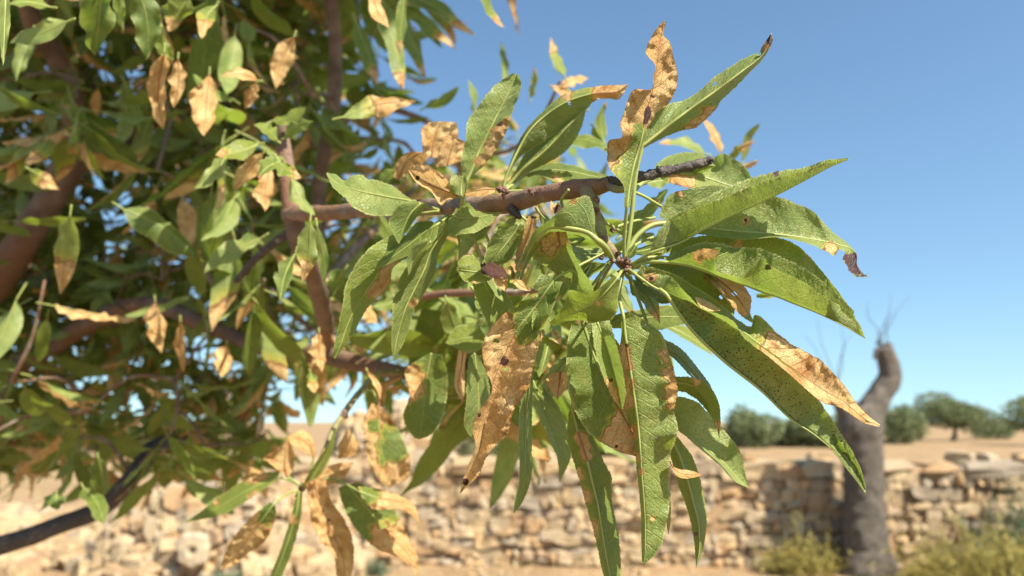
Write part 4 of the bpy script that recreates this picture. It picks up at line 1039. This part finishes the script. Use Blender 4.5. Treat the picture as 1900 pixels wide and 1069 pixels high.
leaf([(800,655,785,662,820,658),(792,695,751,690,831,700),(788,730,760,735,829,735),(785,765,748,770,823,765),(782,790,755,795,812,794),(778,815,768,812,795,810)], .44, tint=.1, dryb=[(762,700,26,'L'),(768,735,14,'L')], W=1.8, parent=HB, wav=.3)
leaf([(880,655,870,662,890,662),(885,700,867,700,906,705),(888,750,865,750,907,750),(884,785,862,790,896,790),(880,818)], .37, tint=.3, speck=.5, parent=HB, W=1.3)
leaf([(860,640,852,640,868,642),(856,680,846,684,862,684),(850,720,845,722,862,722),(858,745)], .42, dry=.9, parent=HB, W=1)
leaf([(1180,610,1176,606,1190,612),(1200,640,1190,645,1216,640),(1212,690,1205,690,1230,690),(1216,730)], .36, dry=.5, tint=.6)
leaf([(1240,930,1238,920,1244,920),(1240,970,1236,965,1244,970),(1240,992)], .33, tint=.8, W=.6)
leaf([(1405,548,1400,546,1402,552),(1425,548,1420,543,1425,554),(1452,545,1436,543,1440,549)], .40, tint=.8, W=.8)
# --- the lower left dry cluster
def LL(rows, d=.55, **k):
    k.setdefault('parent', LS); k.setdefault('W', 1.5)
    return leaf(rows, d, **k)
LL([(532,884,524,880,538,882),(528,862,498,858,546,860),(530,840,490,848,544,838),(532,820,526,822,538,822),(533,811)], dry=1, tint=0, pet=[(560,903),(545,892),(532,884)])
LL([(515,885,520,875,512,892),(480,900,490,877,482,913),(445,918,450,893,446,937),(405,942,400,927,408,956),(370,958,372,950,372,964),(341,971)], tint=1, dryb=[(462,888,11,'L'),(485,882,9,'L'),(470,925,12,'R'),(400,930,8)], pet=[(558,904),(540,893),(515,885)])
LL([(508,935,500,932,512,942),(485,966,466,960,510,965),(465,993,443,985,494,1000),(440,1025,425,1013,456,1030),(420,1048,412,1044,429,1051),(410,1059)], .52, dry=1, fresh=[(500,945,22),(492,962,12)], pet=[(556,910),(530,918),(508,935)], pd=.55)
LL([(555,912,552,912,561,912),(550,950,542,950,559,955),(540,985,532,985,551,990),(525,1030,517,1030,537,1036),(508,1075,500,1075,519,1080),(500,1120)], .52, tint=0, dryb=[(545,965,8)], W=1.0)
LL([(582,890,566,896,606,890),(590,925,574,932,612,925),(605,960,578,966,633,955),(620,995,595,1003,651,990),(635,1030,618,1028,657,1032),(640,1075,626,1075,649,1080),(642,1130)], .53, dry=1, wav=.6, darkb=[(610,965,4)], pet=[(562,905),(582,890)], pd=.55)
LL([(565,900,561,893,572,909),(595,890,590,876,600,902),(630,875,622,861,638,886),(656,857)], .54, dry=1)
LL([(645,900,627,905,666,896),(670,930,640,948,706,917),(700,965,665,988,738,955),(730,1000,700,1018,759,1000),(758,1030,745,1038,774,1030),(776,1070)], .53, W=2.0, tint=0, dryb=[(745,1010,45),(765,1045,40),(715,1000,28)], pet=[(565,900),(610,893),(645,900)], pd=.55, speck=.2)
LL([(668,913,664,903,672,930),(705,925,700,907,700,946),(735,930,741,919,735,944),(762,945,768,937,757,951),(781,973)], .51, dry=1, fresh=[(685,915,22)], pet=[(570,898),(620,890),(668,913)], pd=.55)
LL([(700,752,690,748,712,757),(702,785,675,780,735,790),(705,820,679,815,752,825),(712,855,680,850,761,862),(716,880,703,890,756,886),(722,905)], .52, W=2.0, tint=0, dry=.9, fresh=[(735,820,32),(722,845,18),(692,790,12)], wav=.4, pet=[(668,728),(690,725),(700,752)], pd=.6)
LL([(582,850,576,846,586,850),(572,825,556,835,582,818),(552,812,538,822,562,797),(534,809)], .56, dry=.9, pet=[(575,885),(582,850)])
LL([(570,903,560,903,577,900),(590,868,581,866,606,862),(610,835,604,833,618,835),(623,798)], .54, tint=.9, W=.9)
LL([(640,850,628,852,650,848),(650,830,630,826,668,836),(648,810,636,812,660,812),(645,795)], .56, dry=.9)
LL([(742,700,738,700,748,700),(712,712,700,716,716,722),(706,735,700,735,716,738),(708,758)], .6, dry=.9, W=.8)

# --- semi-blurred leaves: (base, tip, half width px, depth, dry 0..1, face, bend px)
def simple(bx, by, tx, ty, hw, d, dry=0, face='up', bend=0, tint=None, parent=None, fold=.75, dryb=(), fresh=(), speck=0):
    hw *= 1.22
    bend = bend * 1.6 + random.uniform(-3, 3)
    dx, dy = tx - bx, ty - by
    L = math.hypot(dx, dy); ux, uy = dx / L, dy / L; nx_, ny_ = -uy, ux
    rows = []
    for i in range(8):
        t = i / 7
        c = bend * math.sin(math.pi * t)
        x, y = bx + dx * t + nx_ * c, by + dy * t + ny_ * c
        wv = hw * (math.sin(math.pi * min(1, t ** .8)) ** .8 if 0 < t < 1 else 0.03) 
        a_, b_ = 1 + random.uniform(-.4, .25), 1 + random.uniform(-.4, .25)
        rows.append((x, y, x - nx_ * wv * fold * a_, y - ny_ * wv * fold * a_, x + nx_ * wv * b_, y + ny_ * wv * b_))
    if 0 < dry < 1:
        dryb = list(dryb) + [(bx + dx * .95, by + dy * .95, L * dry * .75)]
        dry_ = 0
    else: dry_ = dry
    leaf(rows, d, d * random.uniform(.94, 1.06), W=max(.9, hw / F * d * 115), dry=dry_, dryb=dryb, fresh=fresh, face=face, tint=tint, speck=speck,
         parent=parent or TREE, n=34, nj=5, ser=.9, wav=.5, mat=M_LEAF_FAR, pet=[(bx - ux * L * .14, by - uy * L * .14), (bx, by)])
for a in [
    (125,40,18,80,17,.5,0,'under',-4,.8),(95,14,15,8,10,.5,0,'up',4,.6),(12,-60,6,122,15,.34,0,'under',0,.2),
    (190,-30,176,102,30,.5,0,'up',0,0),(222,-30,228,62,10,.52,0,'up',2,.7),(250,-30,272,112,26,.5,0,'up',-6,0),(300,50,322,112,13,.55,0,'up',6,.9),
    (350,-5,312,58,24,.6,.4,'up',0,.8),(402,10,374,72,14,.6,.7,'up',4,.5),(305,100,303,240,20,.55,1,'up',5,.5),(330,110,322,200,14,.56,1,'up',-4,.3),
    (388,140,378,252,24,.6,1,'up',0,.3),(478,150,410,142,11,.55,1,'up',4,.9),(476,155,454,202,11,.56,1,'up',0,.2),(545,70,512,165,22,.65,1,'up',6,.5),
    (635,218,772,188,19,.5,.75,'under',-6,.6),(488,285,434,355,15,.55,1,'up',0,.9),(500,312,492,392,20,.55,1,'up',0,.9),(480,268,400,288,16,.55,.3,'up',-4,.8),
    (505,225,568,198,13,.55,0,'up',4,.9),(420,282,360,350,14,.55,0,'under',-8,.5),
    (735,-20,882,66,15,.8,.3,'up',-6,.1),(728,0,846,92,13,.82,.3,'up',-4,.1),(715,10,790,145,14,.8,.15,'up',-6,.1),(698,0,748,168,17,.7,.2,'up',-6,.4),(690,-20,722,52,13,.6,1,'up',4,.8),
    (752,-20,742,102,10,.6,.2,'up',0,.5),(892,-30,936,52,9,.6,.3,'up',4,.8),(932,-30,962,66,5,.9,1,'up',-4,.3),(950,-30,956,34,6,.9,1,'up',0,.9),(660,40,700,160,14,.8,.3,'up',0,.2),(770,20,820,90,10,.85,0,'up',-4,.1),
    (935,152,930,78,7,.8,0,'up',0,.3),(1048,142,1022,70,9,.7,.5,'up',-5,.7),(1040,160,1092,146,9,.7,1,'up',-3,.9),(1085,200,1020,158,9,.7,.6,'up',3,.8),(984,182,992,124,7,.8,.2,'under',3,.8),(788,200,852,160,10,.75,0,'up',3,.2),(878,210,868,148,7,.75,0,'under',2,.6),
    (1120,262,1124,188,9,.6,.15,'up',-5,.6),(1338,285,1303,218,9,.65,1,'up',3,.6),(1378,300,1410,228,8,.65,0,'up',-4,.7),(1350,300,1402,262,8,.65,.5,'up',-6,.7),(1308,286,1222,266,9,.6,.2,'under',5,.9),(1375,312,1408,298,6,.6,1,'up',0,.2),
    (1050,262,1132,278,13,.5,0,'up',-5,.3),(1100,235,1128,285,9,.6,0,'up',0,.8),(700,345,745,310,12,.5,0,'up',0,.7),
    (55,315,112,352,13,.7,.8,'up',0,.4),(130,400,112,545,24,.6,.5,'under',0,.7),(228,388,372,482,25,.7,0,'up',-8,0),(484,442,378,508,17,.6,0,'under',6,.9),(575,412,562,526,18,.42,.4,'under',-3,1),(588,420,604,530,11,.45,0,'up',0,.1),
    (478,488,438,612,12,.7,.5,'up',-5,.3),(288,560,300,655,18,.8,1,'up',0,.2),(335,598,342,692,10,.8,1,'up',0,.1),(592,618,598,692,15,.55,1,'up',0,.4),(575,690,585,730,10,.6,.7,'up',0,.1),(682,690,706,742,6,.55,1,'up',-4,.9),
    (105,915,106,946,18,.7,0,'up',0,.1),(155,905,192,972,20,.75,0,'up',-4,0),(182,850,192,922,18,.75,0,'up',0,.1),(420,640,412,700,16,.8,1,'under',0,.6),
    (60,60,30,150,14,.7,0,'up',0,.4),(230,150,262,250,14,.9,0,'up',0,.3),(660,560,700,600,14,.6,1,'up',0,.8),(640,500,600,560,14,.6,0,'up',0,.2),(690,570,770,540,12,.7,0,'up',3,.5),(880,590,780,570,11,.55,0,'under',3,.9),
    (700,395,745,470,12,.6,.2,'up',0,.6),(1030,455,1010,520,12,.36,.1,'up',0,.8),(1060,470,1096,540,14,.35,0,'up',0,.3),(1150,440,1200,400,10,.36,0,'up',0,.4),(1190,430,1240,470,12,.36,.3,'up',0,.5),(1200,395,1240,350,10,.4,0,'up',0,.1),
    (1100,530,1050,600,16,.34,0,'up',0,.2),(1140,520,1180,590,14,.34,.2,'under',0,.6),(1020,620,1000,700,16,.38,0,'up',0,.6),(1000,560,1040,640,16,.38,.2,'up',0,.4),
    (930,545,905,640,18,.42,0,'up',0,.1),(515,262,470,232,13,.52,0,'up',4,.6),(530,255,580,225,13,.52,0,'up',-4,.5),(512,290,560,330,14,.5,.4,'up',4,.7),(540,330,585,400,14,.5,0,'under',4,.6),(520,300,478,330,13,.5,.2,'up',4,.3),(548,470,520,560,14,.5,0,'up',4,.2),
    (1188,486,1300,448,15,.315,0,'up',-8,.3),(1170,470,1268,428,12,.32,0,'up',5,.1),(1150,420,1225,368,13,.33,.15,'under',4,.7),(1175,505,1262,560,14,.32,0,'up',6,.2),(1165,515,1225,600,15,.325,.3,'up',-5,.5),
    (1120,470,1040,455,13,.31,0,'under',-5,.9),(1125,490,1030,560,16,.31,.1,'up',8,.2),(1110,520,1062,640,15,.33,0,'up',-6,.3),(1140,530,1120,640,13,.31,.4,'up',4,.6),(1090,440,1000,500,14,.32,0,'up',5,.1),
    (960,400,930,470,12,.33,.3,'up',4,.6),(1000,395,1040,470,13,.33,0,'up',-4,.2),(900,430,850,480,12,.35,0,'up',5,.5),(880,540,930,600,14,.36,.2,'up',0,.3),(1050,500,990,590,12,.3,.8,'up',4,.6),
    (905,470,935,560,12,.32,0,'under',4,.8),(1075,390,1020,365,10,.33,0,'up',4,.5),(950,500,985,540,9,.285,.9,'up',4,.3),(1205,610,1250,720,15,.36,0,'up',-5,.1),(1060,660,1010,760,15,.36,0,'up',5,.2),(830,560,860,640,16,.5,.2,'up',0,.4),(1200,340,1260,330,10,.4,0,'under',0,.8)]:
    simple(*a)
for s in ([(1165,352),(1190,362),(1230,385),(1262,400)], [(1118,410),(1150,430),(1175,455)], [(1110,390),(1122,415),(1117,440)], [(1128,465),(1105,478),(1082,490)], [(1135,425),(1170,412),(1216,404)], [(1150,470),(1188,450),(1212,440)], [(935,355),(965,354),(1000,356)], [(935,358),(970,364),(990,366)], [(965,400),(985,415),(1000,425)], [(1055,352),(1042,370),(1050,400)], [(1140,480),(1100,560),(1095,600)], [(900,430),(915,470),(930,520)], [(870,420),(890,470),(900,520)], [(815,392),(790,395),(760,402)], [(850,430),(856,470),(880,520)]):
    c = catmull(np.array(s, float), 18)
    v, f, u = tube_geo(P(c[:, 0], c[:, 1], np.linspace(.297, .31, 18) if s[0][0] > 1000 else np.full(18, .34)), 0.0006, 6)
    meshobj("leaf_stalk", v, f, M_RIB, SH if s[0][0] > 1000 else HB, uv=u, mask=[(0, 0, 0, .5)] * len(v))

# ------------------------------------------------------------------ random crown leaves
def template(kind, seed):
    r = np.random.default_rng(seed)
    n, nj = 12, 3
    t = np.linspace(0, 1, n)
    hw = .145 * np.clip(np.sin(math.pi * t ** .8), 0, 1) ** .8
    droop = r.uniform(.1, .5); twist = r.uniform(-1.2, 1.2); fold = r.uniform(.15, .8) * (1.4 if kind in ('dry', 'half') else 1)
    side = r.uniform(-.12, .12)
    s = np.linspace(-1, 1, 2 * nj + 1)
    V = np.zeros((n, 2 * nj + 1, 3)); U = np.zeros((n, 2 * nj + 1, 2)); dr = np.zeros((n, 2 * nj + 1))
    for i, ti in enumerate(t):
        ang = fold * (.6 + .5 * math.sin(ti * 6 + seed))
        tw = twist * ti
        for j, sj in enumerate(s):
            y = sj * hw[i] * math.cos(ang); z = abs(sj) ** 1.2 * hw[i] * math.sin(ang)
            z += .03 * r.normal() * abs(sj) if kind == 'dry' else .012 * r.normal() * abs(sj)
            y2 = y * math.cos(tw) - z * math.sin(tw); z2 = y * math.sin(tw) + z * math.cos(tw)
            V[i, j] = (ti - .12 * droop * ti * ti, y2 + side * math.sin(math.pi * ti), z2 - droop * ti * ti * .6)
            U[i, j] = (ti * 9, sj * hw[i] * 9)
            if kind == 'dry': dr[i, j] = 1
            elif kind == 'tip': dr[i, j] = np.clip((ti - .6) * 1.8 + .45 + .22 * sj, 0, 1)
            elif kind == 'edge': dr[i, j] = np.clip((sj if seed % 2 else -sj) * 1.6 - .3 + .4 * math.sin(ti * 5), 0, 1)
            elif kind == 'half': dr[i, j] = np.clip((ti - .4) * 1.7 + .45 + .3 * sj, 0, 1)
    m = 2 * nj + 1
    idx = np.arange(n * m).reshape(n, m)
    q = np.stack([idx[:-1, :-1], idx[1:, :-1], idx[1:, 1:], idx[:-1, 1:]], -1).reshape(-1, 4)
    # stalk: flat-sided thin prism
    sv, sf, su = tube_geo(np.array([(-.22, 0, .04), (-.1, 0, .015), (0, 0, 0), (.5, side, -droop * .15 + .004)]), [.012, .011, .010, .005], 3, False)
    Vt = np.concatenate([V.reshape(-1, 3), sv]); Ut = np.concatenate([U.reshape(-1, 2), su])
    dd = np.concatenate([dr.ravel(), np.full(len(sv), .3 if kind == 'dry' else 0)])
    fa = np.concatenate([q, np.array(sf) + n * m])
    midx = np.array([0] * len(q) + [1] * len(sf), dtype=np.int32)
    return dict(V=Vt, U=Ut, D=dd, F=fa, M=midx)
KINDS = ['g'] * 14 + ['tip', 'tip', 'edge', 'half', 'dry', 'dry']
TPL = [template(k_, 20 + i) for i, k_ in enumerate(KINDS)]
def tpl_mesh(T, i):
    me = bpy.data.meshes.new("crown_leaf")
    me.from_pydata(T['V'].tolist(), [], T['F'].tolist())
    me.materials.append(M_LEAF_FAR); me.materials.append(M_RIB)
    lv = np.empty(len(me.loops), dtype=np.int32); me.loops.foreach_get("vertex_index", lv)
    me.uv_layers.new(name="UVMap").data.foreach_set("uv", T['U'][lv].ravel())
    n = len(T['V'])
    mk = np.stack([T['D'], np.zeros(n), np.zeros(n), np.full(n, (i * .37) % 1)], -1)
    me.color_attributes.new(name="mask", type='FLOAT_COLOR', domain='POINT').data.foreach_set("color", mk.ravel())
    me.polygons.foreach_set("material_index", T['M'])
    me.polygons.foreach_set("use_smooth", np.ones(len(me.polygons), bool))
    me.update()
    return me
TPLM = [tpl_mesh(T, i) for i, T in enumerate(TPL)]

def inpoly(x, y, poly):
    c = False
    j = len(poly) - 1
    for i in range(len(poly)):
        xi, yi = poly[i]; xj, yj = poly[j]
        if (yi > y) != (yj > y) and x < (xj - xi) * (y - yi) / (yj - yi) + xi: c = not c
        j = i
    return c
CROWN = [(-260, -300), (720, -300), (800, -40), (720, 40), (700, 170), (760, 260), (960, 240), (1060, 290), (1080, 420), (1020, 560), (1000, 690), (820, 700), (650, 640), (560, 690), (540, 790), (500, 850), (400, 865), (320, 850), (240, 860), (200, 850), (80, 860), (-260, 860)]
inst = []                            # (matrix 4x4, template, px size)
twigs = []
gaps = [(215, 115, 42), (232, 150, 30), (205, 370, 52), (345, 375, 30), (150, 690, 38), (215, 700, 25), (30, 780, 26), (590, 740, 60), (700, 110, 26), (420, 405, 24), (640, 90, 16), (250, 790, 24), (655, 290, 22), (500, 700, 20), (610, 440, 24), (905, 470, 16), (880, 240, 30)]
def rosette(c, nl, scale, rnd, lean=None):
    sp = rnd.uniform(0, 6.28)
    tg = lean if lean is not None else rnd.normal(size=3) * [1, 1, .4]
    for k_ in range(nl):
        a = sp + k_ * 2.4 + rnd.normal() * .3
        el = rnd.uniform(-1.25, .35)
        dv = np.array([math.cos(a) * math.cos(el), math.sin(a) * math.cos(el), math.sin(el) - .25]) + tg * .25
        dv /= np.linalg.norm(dv)
        side = np.cross(dv, [0, 0, 1]) + rnd.normal(size=3) * .45
        side -= dv * (side @ dv); side /= np.linalg.norm(side)
        nrm = np.cross(dv, side)
        s = scale * rnd.uniform(.7, 1.25)
        o = c + rnd.normal(size=3) * .012 + dv * .02
        M = np.eye(4); M[:3, 0] = dv * s; M[:3, 1] = side * s * rnd.uniform(.85, 1.15); M[:3, 2] = nrm * s; M[:3, 3] = o
        inst.append((M, int(rnd.integers(len(TPL)))))
crnd = np.random.default_rng(77)
cnt = 0
tries = 0
while cnt < 2150 and tries < 90000:
    tries += 1
    px, py = crnd.uniform(-240, 1090), crnd.uniform(-280, 850)
    if not inpoly(px, py, CROWN): continue
    if any((px - a) ** 2 + (py - b) ** 2 < r_ * r_ for a, b, r_ in gaps): continue
    if px > 620 and crnd.random() > .34: continue
    if py > 600 and px < 560 and crnd.random() > .8: continue
    d = (crnd.uniform(.7, 1.1) if crnd.random() < .03 else crnd.choice([crnd.uniform(1.16, 1.5), crnd.uniform(1.3, 3.0)], p=[.3, .7])) if px < 620 else crnd.uniform(.95, 2.0)
    c = P(px, py, d)
    rosette(c, int(crnd.integers(4, 8)), .072 if d < 1.6 else .066, crnd)
    twigs.append((c, d))
    cnt += 1
for _ in range(46):
    px, py = crnd.uniform(840, 1070), crnd.uniform(380, 700)
    if py > 1120 - px * .42: continue
    c = P(px, py, crnd.uniform(.6, 1.0))
    rosette(c, 5, .085, crnd); twigs.append((c, .7))
# canopy above and left of the frame that throws the shade on the visible crown
for _ in range(1700):
    px, py = crnd.uniform(-100, 560), crnd.uniform(-50, 700)
    p = P(px, py, crnd.uniform(.9, 2.0)); k_ = crnd.uniform(.45, 1.9)
    c = p + np.array(TO_SUN) * k_
    x_, y_, d_ = proj(c)
    mg = .16 * F / max(d_, .05)
    if (d_ > 0.03 and -mg < y_ < 1069 + mg and -mg < x_ < 1900 + mg) or np.linalg.norm(c - CAM) < .3: continue
    rosette(c, 6, .09, crnd)
    twigs.append((c, 1.2))
# outlying sprays low at the left edge
def vis_size(M):
    x_, y_, d_ = proj(M[:3, 3] + M[:3, 0] * .5)
    if d_ < .1 or not (-20 < x_ < 1920 and -20 < y_ < 1089): return 0
    return np.linalg.norm(M[:3, 0]) / d_
order = sorted(range(len(inst)), key=lambda i: -vis_size(inst[i][0]))
NOBJ = 135
tw_loc = np.array(TREE.location)
for i in order[:NOBJ]:
    M, ti = inst[i]
    o = bpy.data.objects.new("leaf", TPLM[ti])
    S.collection.objects.link(o); o.parent = TREE
    MM = Matrix(M.tolist()); MM.translation -= Vector(tw_loc)
    o.matrix_basis = MM
VV, FF, UU, KK, MI, off = [], [], [], [], [], 0
for i in order[NOBJ:]:
    M, ti = inst[i]; T = TPL[ti]
    VV.append(T['V'] @ M[:3, :3].T + M[:3, 3]); FF.append(T['F'] + off); UU.append(T['U']); MI.append(T['M'])
    n_ = len(T['V'])
    KK.append(np.stack([T['D'], np.zeros(n_), np.zeros(n_), np.full(n_, crnd.random())], -1)); off += n_
o = meshobj("foliage", np.concatenate(VV), np.concatenate(FF), [M_LEAF_FAR, M_RIB], TREE, uv=np.concatenate(UU), mask=np.concatenate(KK), midx=np.concatenate(MI))
o['kind'] = 'stuff'
# twigs: each rosette hangs from the nearest other rosette that is closer to a limb
limb_pts = np.array([Q(0, 512, 1.15), Q(108, 340, 1.12), Q(140, 250, 1.12), Q(60, 40, 1.05), Q(20, -180, 1.0), Q(190, 588, 1.15), Q(400, 612, 1.0), Q(600, 660, .8), Q(245, 885, 1.0), Q(380, 828, 1.15), Q(300, 215, 1.3), Q(420, 160, 1.4), Q(380, -60, 1.5), Q(590, 430, .95), Q(620, 180, .95), Q(612, -20, .95), Q(700, 200, 1.0), Q(860, 270, .95), Q(760, 360, 1.0), (-.55, .8, 2.3), (-.35, .55, 2.45), (-.15, .35, 2.5), (-.02, .4, 2.35)])
net = [p for p in limb_pts]
parts = []
for c, d in sorted(twigs, key=lambda q: np.min(np.linalg.norm(limb_pts - q[0], axis=1))):
    A = np.array(net); j = int(np.argmin(np.linalg.norm(A - c, axis=1)))
    a = A[j]; L = np.linalg.norm(c - a)
    mid_ = (a + c) / 2 + np.array([0, 0, .12]) * L + crnd.normal(size=3) * .06 * L
    path = catmull(np.array([a, mid_, c]), 8)
    vx, vy, vd = proj(path)
    if not np.any((vd > .02) & (vd < .85) & (vx > -40) & (vx < 1940) & (vy > -40) & (vy < 1110) & ((vx > 1180) | (vy < 380))):
        parts.append(tube_geo(path, np.linspace(.0026, .0014, 8), 5))
    net.append(c)
v, f, u = join_geo(parts)
o = meshobj("twigs", v, f, M_BARK, TREE, uv=u); o['kind'] = 'stuff'
print("leaves traced", LEAF_N[0], "crown", len(inst))
